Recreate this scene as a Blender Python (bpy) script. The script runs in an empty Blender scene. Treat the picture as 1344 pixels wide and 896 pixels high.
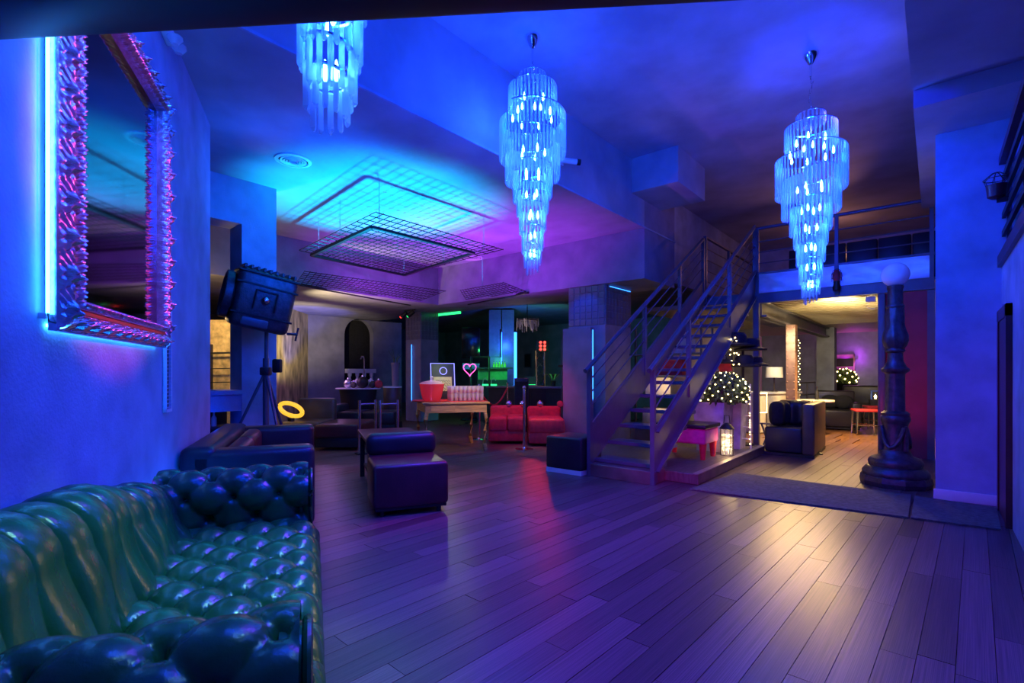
import bpy, bmesh, math, random
from mathutils import Vector, Matrix
R = math.radians
rnd = random.Random(7)
sc = bpy.context.scene
C = sc.collection

# ------------------------------------------------------------------ camera, world, exposure
TH, FPX, HOR, CZ = R(40.1), 660.0, 488.0, 1.25
FW = Vector((-math.sin(TH), math.cos(TH), 0)); RT = Vector((math.cos(TH), math.sin(TH), 0))
cam_data = bpy.data.cameras.new('camera'); cam = bpy.data.objects.new('camera', cam_data); C.objects.link(cam)
cam.location = (0, 0, CZ); cam.rotation_euler = (R(90), 0, TH)
cam_data.sensor_width = 36; cam_data.lens = FPX / 1344 * 36; cam_data.shift_y = (HOR - 448) / 1344
cam_data.clip_start = 0.05; cam_data.clip_end = 100
sc.camera = cam
vs = sc.view_settings
vs.view_transform = 'Standard'; vs.look = 'None'; vs.gamma = 1; vs.use_curve_mapping = False
vs.exposure = 0.0
w = bpy.data.worlds.new('world'); sc.world = w; w.use_nodes = True
w.node_tree.nodes['Background'].inputs[0].default_value = (0.01, 0.03, 0.35, 1)
w.node_tree.nodes['Background'].inputs[1].default_value = 0.04
sc.cycles.use_denoising = True
sc.cycles.sample_clamp_indirect = 4.0
sc.cycles.max_bounces = 7

def lamp(kind, name, loc, power, col, size=0.1, target=None, spot=60, blend=0.4, size_y=None):
    d = bpy.data.lights.new(name, kind); d.energy = power; d.color = col
    if kind == 'AREA':
        d.size = size
        if size_y: d.shape = 'RECTANGLE'; d.size_y = size_y
    else: d.shadow_soft_size = size
    if kind == 'SPOT': d.spot_size = R(spot); d.spot_blend = blend
    o = bpy.data.objects.new(name, d); C.objects.link(o); o.location = loc
    if target is not None:
        o.rotation_euler = (Vector(target) - Vector(loc)).to_track_quat('-Z', 'Y').to_euler()
    return o
BLUE = (0.0, 0.045, 1.0); CYAN = (0.0, 0.55, 1.0); MAG = (0.65, 0.06, 1.0); PINK = (1.0, 0.06, 0.45)
WARM = (1.0, 0.66, 0.25); RED = (1.0, 0.03, 0.05); GREEN = (0.05, 1.0, 0.25); NEUT = (0.75, 0.9, 0.7)
VIO = (0.30, 0.08, 1.0)

# pixel -> world
def ray(px, py): return FW + RT * ((px - 672) / FPX) + Vector((0, 0, (HOR - py) / FPX))
def ht(px, py, t): return Vector((0, 0, CZ)) + ray(px, py) * t
def hz(px, py, z=0.0): return ht(px, py, (z - CZ) * FPX / (HOR - py))
def hx(px, py, x): d = ray(px, py); return ht(px, py, x / d.x)
def hy(px, py, y): d = ray(px, py); return ht(px, py, y / d.y)
# left-wall frame: A0 + W*s + N*n
W = Vector((-0.8804, 0.4743, 0)); N = Vector((0.4743, 0.8804, 0)); A0 = Vector((-2.23, 0.17, 0)); WZ = math.atan2(-W.y, -W.x)
def L(s, n, z=0.0): return A0 + W * s + N * n + Vector((0, 0, z))

# unseen lamps without fixtures; some read off coloured light, others added to lift areas
def wash_lights():
    lamp('SPOT', 'blue_wash_hall', (-1.4, 1.9, 4.3), 300, BLUE, 0.25, (-2.0, 3.0, 0), 110, 1.0)
    lamp('SPOT', 'blue_wash_left_wall', (-0.5, 1.9, 3.2), 260, (0.0, 0.035, 1.0), 0.2, L(1.1, 0, 1.5), 95, 1.0)
    lamp('SPOT', 'blue_wash_right', (-1.6, 3.2, 4.2), 260, (0.012, 0.008, 1.0), 0.25, (0.3, 7.4, 2.4), 95, 1.0)
    lamp('SPOT', 'blue_wash_low_room', (-4.2, 2.6, 2.6), 150, (0.0, 0.10, 1.0), 0.3, (-6.0, 2.9, 3.6), 140, 1.0)
    lamp('SPOT', 'blue_uplight_ceiling', (-2.3, 2.6, 2.3), 160, BLUE, 0.3, (-2.6, 3.4, 4.6), 150, 1.0)
    lamp('SPOT', 'violet_floor_wash', (-2.2, 3.3, 4.3), 1150, (0.11, 0.03, 1.0), 0.3, (-1.9, 2.8, 0), 80, 1.0)
    lamp('SPOT', 'blue_wash_stairs', (-0.7, 5.9, 3.9), 520, (0.03, 0.02, 1.0), 0.12, (-2.7, 7.4, 1.6), 56, .8)
    lamp('POINT', 'balcony_amber', (-1.7, 12.8, 3.9), 12, (1, .38, .25), 0.2)
    lamp('SPOT', 'amber_ceiling', (-1.1, 11.4, 3.5), 45, (1, .42, .25), 0.1, (-2.6, 8.8, 4.6), 90, 1.0)
    lamp('SPOT', 'cyan_uplight', (-6.2, 4.5, 1.3), 1500, (0.0, 0.52, 1.0), 0.09, (-6.05, 4.3, 3.6), 82, 0.55)
    lamp('SPOT', 'magenta_uplight', (-5.9, 6.2, 1.6), 340, (.45, .05, 1.0), 0.08, (-5.8, 6.5, 3.6), 112, 0.7)
    lamp('SPOT', 'magenta_uplight_left', (-7.6, 5.7, 1.6), 260, (.50, .05, 1.0), 0.08, (-7.7, 6.1, 3.6), 120, 0.7)
    lamp('SPOT', 'column_blue', (-4.85, 7.15, 2.70), 24, BLUE, 0.03, (-4.75, 7.66, 2.15), 80, 0.6)
    lamp('SPOT', 'sofa_key', L(-.3, 2.0, 3.7), 210, (0.30, 1.0, 0.50), 0.12, L(-.1, .62, .3), 31, 0.6)
    lamp('SPOT', 'pink_wash_stairs', (-0.6, 3.0, 0.9), 170, (.85, .02, .75), 0.2, (-2.6, 6.3, 0.55), 44, 1.0)
    lamp('SPOT', 'purple_wash_column', (-1.2, 4.4, 0.5), 30, (.6, .05, 1), 0.2, (0.3, 6.5, .7), 60, 1.0)
    lamp('SPOT', 'red_wash_jamb', (-.7, 7.6, 0.3), 25, RED, 0.1, (-.2, 9.35, 1.2), 60, 1.0)
    lamp('SPOT', 'pink_on_frame', (-1.2, 2.9, 2.4), 240, (1, .04, .25), 0.05, L(.95, 0, 2.1), 34, 0.3)
    lamp('SPOT', 'red_wash_seating', (-2.9, 5.2, 3.4), 190, (1, .04, .16), 0.15, (-4.4, 3.2, .3), 52, .8)
    lamp('AREA', 'wall_foot_led', L(1.62, .10, .08), 14, (0.0, 0.16, 1.0), .9, L(1.62, .06, 1.0), size_y=.05).rotation_euler.z = WZ
wash_lights()

# ------------------------------------------------------------------ materials
MATS = {}
def nt(name):
    m = bpy.data.materials.new(name); m.use_nodes = True; t = m.node_tree; t.nodes.clear()
    o = t.nodes.new('ShaderNodeOutputMaterial'); b = t.nodes.new('ShaderNodeBsdfPrincipled')
    t.links.new(b.outputs[0], o.inputs[0]); MATS[name] = m
    return m, t, b, o
def mat(name, col, rough=0.5, metal=0.0, vary=0.15, scale=8, bump=0.0, spec=0.5, coat=0.0, stretch=(1, 1, 1), bscale=None, coords='Object', rand=0.0):
    m, t, b, o = nt(name); n = t.nodes; l = t.links
    tc = n.new('ShaderNodeTexCoord'); mp = n.new('ShaderNodeMapping'); mp.inputs['Scale'].default_value = stretch
    l.new(tc.outputs[coords], mp.inputs[0])
    nz = n.new('ShaderNodeTexNoise'); nz.inputs['Scale'].default_value = scale; nz.inputs['Detail'].default_value = 5
    l.new(mp.outputs[0], nz.inputs['Vector'])
    mx = n.new('ShaderNodeMix'); mx.data_type = 'RGBA'
    lo = [max(0, c * (1 - vary)) for c in col] + [1]; hi = [min(1, c * (1 + vary)) for c in col] + [1]
    mx.inputs[6].default_value = lo; mx.inputs[7].default_value = hi
    cr = n.new('ShaderNodeMapRange'); cr.inputs[1].default_value = .3; cr.inputs[2].default_value = .7
    l.new(nz.outputs[0], cr.inputs[0]); l.new(cr.outputs[0], mx.inputs[0])
    src = mx.outputs[2]
    if rand:
        oi = n.new('ShaderNodeObjectInfo'); mr = n.new('ShaderNodeMapRange'); mr.inputs[3].default_value = 1 - rand; mr.inputs[4].default_value = 1 + rand
        l.new(oi.outputs['Random'], mr.inputs[0])
        vm = n.new('ShaderNodeVectorMath'); vm.operation = 'SCALE'; l.new(src, vm.inputs[0]); l.new(mr.outputs[0], vm.inputs['Scale']); src = vm.outputs[0]
    l.new(src, b.inputs['Base Color'])
    b.inputs['Roughness'].default_value = rough; b.inputs['Metallic'].default_value = metal
    b.inputs['Specular IOR Level'].default_value = spec; b.inputs['Coat Weight'].default_value = coat; b.inputs['Coat Roughness'].default_value = 0.15
    if bump:
        bp = n.new('ShaderNodeBump'); bp.inputs['Strength'].default_value = bump; bp.inputs['Distance'].default_value = 0.01
        nb = nz
        if bscale:
            nb = n.new('ShaderNodeTexNoise'); nb.inputs['Scale'].default_value = bscale; nb.inputs['Detail'].default_value = 3; l.new(mp.outputs[0], nb.inputs['Vector'])
        l.new(nb.outputs[0], bp.inputs['Height']); l.new(bp.outputs[0], b.inputs['Normal'])
    return m
def emis(name, col, strength):
    m, t, b, o = nt(name)
    b.inputs['Base Color'].default_value = (*[c * .5 for c in col], 1); b.inputs['Emission Color'].default_value = (*col, 1); b.inputs['Emission Strength'].default_value = strength
    return m
def glassy(name, col, trans=0.45, rough=0.08, transl=0.5):
    m, t, b, o = nt(name); n = t.nodes; l = t.links
    b.inputs['Base Color'].default_value = (*col, 1); b.inputs['Roughness'].default_value = rough; b.inputs['Specular IOR Level'].default_value = 1.0
    tr = n.new('ShaderNodeBsdfTransparent'); tr.inputs[0].default_value = (*[min(1, .5 + c * .5) for c in col], 1)
    tl = n.new('ShaderNodeBsdfTranslucent'); tl.inputs[0].default_value = (*col, 1)
    m1 = n.new('ShaderNodeMixShader'); m1.inputs[0].default_value = transl; l.new(b.outputs[0], m1.inputs[1]); l.new(tl.outputs[0], m1.inputs[2])
    m2 = n.new('ShaderNodeMixShader'); l.new(m1.outputs[0], m2.inputs[1]); l.new(tr.outputs[0], m2.inputs[2]); m2.inputs[0].default_value = trans
    l.new(m2.outputs[0], o.inputs[0])
    return m
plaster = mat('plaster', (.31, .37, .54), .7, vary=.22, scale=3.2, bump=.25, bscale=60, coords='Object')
plaster_dimmed = mat('plaster_dimmed', (.21, .20, .29), .75, vary=.2, scale=3, bump=.2, bscale=40)  # darker plaster copy; weaker light on soffits and arch put into the colour
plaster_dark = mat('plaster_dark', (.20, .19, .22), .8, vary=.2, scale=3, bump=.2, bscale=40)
ceilmat = mat('ceiling_paint', (.34, .35, .45), .65, vary=.22, scale=1.6, bump=.1, bscale=30)
black = mat('black_paint', (.012, .012, .015), .5, vary=.3)
blackcloth = mat('black_cloth', (.015, .014, .016), .9, vary=.3, scale=20)
steel = mat('painted_steel', (.11, .11, .15), .36, .15, vary=.15, scale=5, bump=.05)
chrome = mat('chrome', (.8, .8, .82), .12, 1, vary=.05)
brush = mat('brushed_panel', (.62, .64, .68), .33, .55, vary=.25, scale=2.5, stretch=(1, 1, 3), bump=.15, bscale=2.5)
greenleather = mat('green_leather', (.012, .105, .030), .27, vary=.25, scale=5, bump=.12, bscale=90, spec=.6)
blueleather = mat('dark_leather', (.024, .020, .028), .36, vary=.25, scale=4, bump=.15, bscale=60)
redleather = mat('burgundy_leather', (.075, .014, .022), .36, vary=.25, scale=5, bump=.15, bscale=70)
brownleather = mat('brown_leather', (.10, .06, .045), .4, vary=.25, scale=5, bump=.15, bscale=70)
plankmat = mat('plank_wood', (.150, .078, .072), .31, vary=.5, scale=5, stretch=(.6, 9, 1), bump=.12, rand=.33, spec=.5)
farfloor = mat('far_wood', (.15, .07, .035), .34, vary=.5, scale=4, stretch=(6, .7, 1), bump=.1)
matmat = mat('grey_mat', (.12, .11, .105), .95, vary=.35, scale=30, bump=.4)
oak = mat('oak', (.42, .25, .10), .45, vary=.35, scale=5, stretch=(1, 8, 8), bump=.1)
gold = mat('ornate_silver', (.62, .58, .64), .25, .85, vary=.25, scale=25, bump=.2)
mirror = mat('dark_mirror', (.045, .045, .075), .06, 1, vary=.02)
iron = mat('cast_iron', (.10, .075, .085), .38, .6, vary=.3, scale=20, bump=.35, bscale=70)
white = mat('white_paint', (.75, .75, .78), .5, vary=.05)
cream = mat('cream', (.65, .6, .52), .6, vary=.1)
opal = mat('opal_glass', (.85, .82, .86), .15, vary=.03)
redfab = mat('red_fabric', (.55, .03, .04), .8, vary=.2, scale=15, bump=.1)
redpanel = mat('red_panel', (.30, .03, .06), .6, vary=.2, scale=3)
pinkfab = mat('pink_fabric', (.62, .05, .30), .75, vary=.15, scale=15)
concrete = mat('concrete', (.42, .38, .42), .85, vary=.35, scale=6, bump=.25)
leafm = mat('leaf', (.06, .11, .03), .6, vary=.5, scale=30)
goldtex = mat('gold_texture', (.50, .40, .20), .55, .2, vary=.65, scale=6, stretch=(1, 1, .35), bump=.5)
meshm = mat('black_mesh', (.02, .02, .025), .5, .5)
tilem = mat('dark_tile', (.13, .12, .15), .25, vary=.2, scale=6)
corr = mat('corrugated', (.42, .36, .24), .45, .3, vary=.2, scale=3, stretch=(1, 6, 1))
rust = mat('riveted_steel', (.24, .13, .10), .55, .3, vary=.25, scale=8, bump=.15)
shade = mat('lamp_shade_cloth', (.85, .8, .68), .8, vary=.08)
def crystal_mat():
    m, t, b, o = nt('crystal'); n = t.nodes; l = t.links
    b.inputs['Base Color'].default_value = (.75, .86, 1, 1); b.inputs['Roughness'].default_value = .06; b.inputs['Specular IOR Level'].default_value = 1.0
    tr = n.new('ShaderNodeBsdfTransparent'); tr.inputs[0].default_value = (.93, .97, 1, 1)
    tl = n.new('ShaderNodeBsdfTranslucent'); tl.inputs[0].default_value = (.75, .88, 1, 1)
    lw = n.new('ShaderNodeLayerWeight'); lw.inputs[0].default_value = .4
    m1 = n.new('ShaderNodeMixShader'); m1.inputs[0].default_value = .45; l.new(b.outputs[0], m1.inputs[1]); l.new(tl.outputs[0], m1.inputs[2])
    mr = n.new('ShaderNodeMapRange'); mr.inputs[1].default_value = .05; mr.inputs[2].default_value = .8; mr.inputs[3].default_value = .26; mr.inputs[4].default_value = 1.0
    l.new(lw.outputs['Facing'], mr.inputs[0])
    m2 = n.new('ShaderNodeMixShader'); l.new(mr.outputs[0], m2.inputs[0]); l.new(tr.outputs[0], m2.inputs[1]); l.new(m1.outputs[0], m2.inputs[2]); l.new(m2.outputs[0], o.inputs[0])
    return m
crystal = crystal_mat()
clear = glassy('clear_glass', (.9, .92, .95), .62, .04, .4)
redglass = glassy('red_glass', (1, .16, .22), .55, .05, .45)
led_blue = emis('led_blue', (.03, .22, 1), 4.5)
led_frame = emis('led_frame', (.03, .28, 1), 30)
led_red = emis('led_red', (1, .04, .03), 5)
led_green = emis('led_green', (.03, 1, .22), 2)
led_warm = emis('led_warm', (1, .72, .25), 14)
led_pink = emis('led_pink', (1, .08, .45), 3)
led_violet = emis('led_violet', (.22, .22, 1), 2.6)
led_orange = emis('led_orange', (1, .55, .04), 1.1)
bulb = emis('bulb_blue', (.05, .26, 1), 110)

# ------------------------------------------------------------------ mesh builder
class MB:
    def __init__(s): s.bm = bmesh.new()
    def _x(s, vs_, M):
        if M is not None: bmesh.ops.transform(s.bm, matrix=M, verts=vs_)
    def box(s, c, d, rz=0, bev=0, seg=2, M=None):
        r = bmesh.ops.create_cube(s.bm, size=1); v = r['verts']
        bmesh.ops.scale(s.bm, vec=d, verts=v)
        if bev:
            e = list({e for x in v for e in x.link_edges})
            q = bmesh.ops.bevel(s.bm, geom=e, offset=bev, segments=seg, profile=.5, affect='EDGES')
            v = list({x for f in q['faces'] for x in f.verts} | {x for x in v if x.is_valid})
        if rz: bmesh.ops.rotate(s.bm, cent=(0, 0, 0), matrix=Matrix.Rotation(rz, 3, 'Z'), verts=v)
        bmesh.ops.translate(s.bm, vec=c, verts=v)
        s._x(v, M); return s
    def bb(s, x0, x1, y0, y1, z0, z1, bev=0, seg=2):
        return s.box(((x0 + x1) / 2, (y0 + y1) / 2, (z0 + z1) / 2), (abs(x1 - x0), abs(y1 - y0), abs(z1 - z0)), 0, bev, seg)
    def tube(s, p, q, r, seg=8, r2=None, cap=True):
        p = Vector(p); q = Vector(q); d = q - p; Ln = d.length
        if Ln < 1e-6: return s
        M = Matrix.Translation((p + q) / 2) @ d.to_track_quat('Z', 'Y').to_matrix().to_4x4()
        bmesh.ops.create_cone(s.bm, cap_ends=cap, segments=seg, radius1=r, radius2=r if r2 is None else r2, depth=Ln, matrix=M); return s
    def bar(s, p, q, wx, wy):
        p = Vector(p); q = Vector(q); d = q - p
        M = Matrix.Translation((p + q) / 2) @ d.to_track_quat('Z', 'Y').to_matrix().to_4x4() @ Matrix.Diagonal((wx, wy, d.length, 1))
        bmesh.ops.create_cube(s.bm, size=1, matrix=M); return s
    def path(s, pts, r, seg=8):
        pts = [Vector(p) for p in pts]; rings = []
        for i, p in enumerate(pts):
            d = (pts[min(i + 1, len(pts) - 1)] - pts[max(i - 1, 0)]).normalized()
            q = d.to_track_quat('Z', 'Y')
            rings.append([s.bm.verts.new(p + q @ Vector((r * math.cos(a), r * math.sin(a), 0))) for a in [2 * math.pi * k / seg for k in range(seg)]])
        for a, b in zip(rings, rings[1:]):
            for k in range(seg): s.bm.faces.new((a[k], a[(k + 1) % seg], b[(k + 1) % seg], b[k]))
        s.bm.faces.new(rings[0][::-1]); s.bm.faces.new(rings[-1]); return s
    def lathe(s, prof, c=(0, 0, 0), seg=24, flute=None):
        rings = []
        for r, z in prof:
            ring = []
            for k in range(seg):
                a = 2 * math.pi * k / seg; rr = max(r, 1e-4)
                if flute: rr += flute(a, z) 
                ring.append(s.bm.verts.new((c[0] + rr * math.cos(a), c[1] + rr * math.sin(a), c[2] + z)))
            rings.append(ring)
        for a, b in zip(rings, rings[1:]):
            for k in range(seg): s.bm.faces.new((a[k], a[(k + 1) % seg], b[(k + 1) % seg], b[k]))
        s.bm.faces.new(rings[0][::-1]); s.bm.faces.new(rings[-1]); return s
    def ball(s, c, r, u=12, v=8, sc_=(1, 1, 1)):
        M = Matrix.Translation(c) @ Matrix.Diagonal((*sc_, 1))
        bmesh.ops.create_uvsphere(s.bm, u_segments=u, v_segments=v, radius=r, matrix=M); return s
    def ico(s, c, r, sub=1):
        bmesh.ops.create_icosphere(s.bm, subdivisions=sub, radius=r, matrix=Matrix.Translation(c)); return s
    def prism(s, pts, d, M=None):
        # polygon pts (3d, planar) extruded by vector d
        a = [s.bm.verts.new(p) for p in pts]; b = [s.bm.verts.new(Vector(p) + Vector(d)) for p in pts]
        n = len(a); s.bm.faces.new(a); s.bm.faces.new(b[::-1])
        for i in range(n): s.bm.faces.new((a[i], b[i], b[(i + 1) % n], a[(i + 1) % n]))
        s._x(a + b, M); return s
    def grid(s, f, nu, nv, closed_v=False):
        g = [[s.bm.verts.new(f(i / (nu - 1), j / (nv - 1))) for j in range(nv)] for i in range(nu)]
        for i in range(nu - 1):
            for j in range(nv - 1): s.bm.faces.new((g[i][j], g[i + 1][j], g[i + 1][j + 1], g[i][j + 1]))
        return s
    def build(s, name, m, parent=None, smooth=40, loc=None, rz=0):
        bmesh.ops.recalc_face_normals(s.bm, faces=s.bm.faces[:])
        me = bpy.data.meshes.new(name); s.bm.to_mesh(me); s.bm.free()
        if m is not None: me.materials.append(m)
        if smooth:
            me.shade_smooth(); me.set_sharp_from_angle(angle=R(smooth))
        o = bpy.data.objects.new(name, me); C.objects.link(o)
        if parent: o.parent = parent
        if loc is not None: o.location = loc
        if rz: o.rotation_euler = (0, 0, rz)
        return o
def tag(o, label, cat, group=None, kind=None):
    if label: o['label'] = label
    if cat: o['category'] = cat
    if group: o['group'] = group
    if kind: o['kind'] = kind
    return o
def thing(name, label, cat, loc=(0, 0, 0), rz=0, group=None):
    o = bpy.data.objects.new(name, None); C.objects.link(o); o.location = loc; o.rotation_euler = (0, 0, rz)
    o.empty_display_size = .1
    return tag(o, label, cat, group)
def struct(name, mb, m, loc=None, rz=0, smooth=30, label=None):
    o = mb.build(name, m, None, smooth, loc, rz); o['kind'] = 'structure'
    if label: o['label'] = label
    return o
def dup(root, loc, rz=None, label=None):
    r = root.copy(); C.objects.link(r); r.location = loc
    if rz is not None: r.rotation_euler = (0, 0, rz)
    if label: r['label'] = label
    for ch in list(root.children):
        c = ch.copy(); C.objects.link(c); c.parent = r
        for g in list(ch.children):
            d = g.copy(); C.objects.link(d); d.parent = c
    return r
def copyp(o, parent, loc=None, rot=None, scale=None):
    c = o.copy(); C.objects.link(c); c.parent = parent
    if loc is not None: c.location = loc
    if rot is not None: c.rotation_euler = rot
    if scale is not None: c.scale = scale
    return c

# ------------------------------------------------------------------ structure
HC, LC, SC = 4.56, 3.59, 2.77          # high ceiling, low ceiling, soffit
XB = -3.61
floor = struct('floor', MB().bb(-17, 4.5, -3, 21, -.14, -.02), farfloor)
# planks run along Y turned a little clockwise
PR = R(-2.6); pw = .128
pd = Vector((math.sin(-PR), math.cos(PR), 0)); pn = Vector((math.cos(PR), -math.sin(-PR), 0))
def on_screen(p):
    t = p.dot(FW)
    if t < .3: return None
    return 672 + FPX * p.dot(RT) / t, HOR + FPX * CZ / t
cand = []
row0 = int(-10.5 / pw); row1 = int(1.6 / pw)
for r_ in range(row0, row1):
    y = -2.0 - rnd.random() * 1.8
    while y < 10.2:
        ln = rnd.choice((1.2, 1.5, 1.9, 2.2)); c = pn * (r_ * pw) + pd * (y + ln / 2)
        y += ln
        if c.x > .62 or c.x < -8.6: continue
        A = [on_screen(c + pd * (a * ln / 2) + pn * (b * pw / 2)) for a, b in ((-1, -1), (1, -1), (1, 1), (-1, 1))]
        if any(q is None for q in A): continue
        if all(q[0] < -40 or q[0] > 1384 or q[1] > 960 for q in A): continue
        ar = 0
        for i in range(4):
            p, q = A[i], A[(i + 1) % 4]
            p = (min(max(p[0], 410), 1344), min(p[1], 896)); q = (min(max(q[0], 410), 1344), min(q[1], 896))
            ar += p[0] * q[1] - q[0] * p[1]
        cand.append((abs(ar), c, ln))
cand.sort(key=lambda a: -a[0])
pmb = MB().box((0, 0, 0), (1, 1, 1)); plank0 = None
pbm = pmb.build('plank', plankmat, floor, 0)
pme = pbm.data
for i, (a, c, ln) in enumerate(cand[:300]):
    o = pbm if i == 0 else copyp(pbm, floor)
    o.location = c + Vector((0, 0, -.010 + rnd.uniform(-.0007, .0007))); o.rotation_euler = (0, 0, math.atan2(pd.y, pd.x)); o.scale = (ln - .003, pw - .003, .018)
rest = MB()
for a, c, ln in cand[300:]:
    rest.box(c + Vector((0, 0, -.010)), (ln - .003, pw - .003, .018), math.atan2(pd.y, pd.x))
ro = rest.build('planks', mat('plank_wood_far', (.150, .078, .072), .31, vary=.5, scale=5, stretch=(8, .7, 1), bump=.1), floor, 0); ro['kind'] = 'stuff'

# left wall with a vent recess, running under the frame and past the camera
wl = MB(); wl.box(L(.275, -.15, 2.3), (6.35, .3, 4.6), WZ); wall_left = struct('wall_left', wl, plaster)
# right wall, column and return
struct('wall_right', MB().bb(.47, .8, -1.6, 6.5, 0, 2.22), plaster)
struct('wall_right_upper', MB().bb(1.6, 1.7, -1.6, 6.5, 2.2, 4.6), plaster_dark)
struct('wall_return', MB().bb(0.0, 1.7, 6.5, 9.4, 0, LC), plaster)
struct('baseboard_return', MB().bb(-.015, .485, 6.47, 6.498, 0, .10, .006), white)
struct('wall_back', MB().box((0.2, -1.6, 2.3), (2.6, .1, 4.6), 0), plaster_dark)
# ceilings
struct('ceiling', MB().bb(XB, 1.7, -3, 8.86, HC, HC + .15).bb(-4.3, 1.7, 8.86, 19, HC, HC + .15), ceilmat)
struct('ceiling_low', MB().bb(-13, XB, -3, 7.62, LC, HC + .15), ceilmat)
struct('ceiling_soffit', MB().bb(-14.5, XB, 7.622, 8.85, SC, HC + .1), plaster_dimmed)
struct('ceiling_left_soffit', MB().bb(-14.5, -8.6, -1, 7.618, SC, LC - .004), plaster_dimmed)
struct('ceiling_bar', MB().bb(-17, XB - .3, 8.852, 19, SC + .25, LC), plaster_dark)
struct('wall_over_bar', MB().bb(XB - .35, XB - .25, 8.855, 18.9, SC + .2, HC - .003), plaster)
# lowered strip on the right, with a recess shaped in for its dark cross band
struct('ceiling_right', MB().bb(-.15, 1.6, -1.5, 5.28, LC, LC + .5).bb(-.15, 1.6, 5.72, 9.3, LC, LC + .5).bb(-.15, 1.6, 5.28, 5.72, LC + .16, LC + .5), ceilmat)
# box beam on the high ceiling
bx0, bx1 = XB, -2.72
p0 = hx(831, 254, XB)
struct('trim_1', MB().bb(XB + .002, -2.87, 7.17, 8.28, 4.03, HC - .002), ceilmat)
# thin trim line along the beam bottom
struct('trim_2', MB().bb(XB, XB + .02, -1, 8.85, LC - .012, LC + .012), plaster)
# black beam overhead between the walls, close to the viewer
a = ht(-90, 46, 1.39); b = ht(470, 0, 1.30)
dv = (b - a); dv.z = 0; ln = dv.length + 1.2; dn = dv.normalized()
cc = a + dn * (ln / 2 - .35)
struct('trim_3', MB().box((cc.x, cc.y, 2.205 + .16), (ln + .7, .16, .32), math.atan2(dn.y, dn.x), .02), black)
# bulkhead + pillar left of the low room
struct('wall_bulkhead', MB().bb(-6.8, -6.45, 1.0, 2.98, 3.05, LC - .002), plaster)
struct('wall_pillar', MB().bb(-6.8, -6.45, 2.56, 2.98, 0, 3.05), plaster)
struct('wall_recess', MB().bb(-7.6, -7.5, 1.2, 2.55, 0, LC - .01).bb(-7.6, -6.81, 1.1, 1.2, 0, LC - .01), plaster_dark)
# counter in the recess (half wall with dark opening)
struct('trim_4', MB().bb(-6.95, -6.43, 1.4, 2.56, .98, 1.03).bb(-6.80, -6.46, 1.4, 2.56, .78, .98), plaster)
struct('trim_5', MB().bb(-7.2, -6.9, 1.4, 2.56, 0.0, .78), black)
# far left: textured wall, grey arched wall
pA, pB = Vector((-12.7, 6.75, 0)), Vector((-10.4, 4.4, 0)); dd = (pB - pA)
struct('wall_textured', MB().box(((pA + pB) / 2) + Vector((0, 0, SC / 2)) + Vector((-.06, -.06, 0)), (dd.length, .1, SC), math.atan2(dd.y, dd.x)), goldtex)
def arch_wall():
    X = -12.7; y0, y1 = 6.6, 9.75
    ya, yb, zs = hx(452, 470, X).y, hx(490, 470, X).y, hx(470, 440, X).z
    r = (yb - ya) / 2; yc = (ya + yb) / 2
    pts = [(X, y0, 0), (X, ya, 0), (X, ya, zs)] + [(X, yc - r * math.cos(R(a)), zs + r * 1.0 * math.sin(R(a))) for a in range(12, 180, 12)] + [(X, yb, zs), (X, yb, 0), (X, y1, 0), (X, y1, SC), (X, y0, SC)]
    struct('wall_arched', MB().prism(pts, (-.18, 0, 0)), plaster_dimmed)
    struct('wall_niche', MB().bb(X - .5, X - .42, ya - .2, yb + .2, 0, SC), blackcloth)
    return ya, yb
ya, yb = arch_wall()
# back walls of the bar and of the lounge
struct('wall_bar', MB().bb(-17, XB - .36, 15.4, 15.5, 0, SC + .25), plaster_dark)
struct('wall_far_left', MB().bb(-17, -16.9, 4, 15.4, 0, SC + .25), plaster_dark)
struct('wall_bar_side', MB().bb(-8.2, -8.1, 12.8, 15.4, 0, SC + .25), plaster_dark)
struct('wall_lounge_back', MB().bb(-6, 1.7, 18.6, 18.7, 0, 2.6), plaster)
struct('wall_lounge_right', MB().bb(.35, .45, 9.42, 18.6, 0, 2.43), plaster_dark)
struct('wall_mezzanine_back', MB().bb(-3.8, 1.7, 15.0, 15.1, 2.62, HC - .003), plaster)
struct('wall_lounge_left', MB().bb(-4.6, -4.5, 11.2, 18.5, 0, 2.45), cream)
# jamb wall right of the lounge opening (behind the lamp post)
YM = 9.33
struct('wall_jamb', MB().bb(-.58, -.02, YM + .02, YM + .12, 0, 2.42), redpanel)
struct('trim_6', MB().bb(-.66, -.57, YM - .06, YM + .14, 0, 2.42, .01).bb(-.09, -.005, YM - .02, YM + .14, 0, 2.42), steel)
# mezzanine floor with joists underneath
mez = struct('floor_mezzanine', MB().bb(-2.35, .35, YM + .1, 15, 2.57, 2.62), corr)
jb = MB().prism([(-2.3, -.06, 0), (-2.3, -.045, -.09), (-2.3, .045, -.09), (-2.3, .06, 0)], (2.6, 0, 0))
j0 = jb.build('joist', corr, mez, 0)
for i in range(22):
    o = j0 if i == 0 else copyp(j0, mez)
    o.location = (0, YM + .42 + i * .26, 2.57)
struct('trim_7', MB().bb(-2.42, -2.22, YM + .1, 17.5, 2.20, 2.23).bb(-2.34, -2.30, YM + .1, 17.5, 2.2, 2.46).bb(-2.42, -2.22, YM + .1, 17.5, 2.43, 2.46), steel)
struct('ceiling_lounge', MB().bb(-4.6, -2.43, 9.6, 18.6, 2.47, 2.55).bb(-2.4, .4, 15.02, 18.6, 2.47, 2.55), corr)

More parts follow.
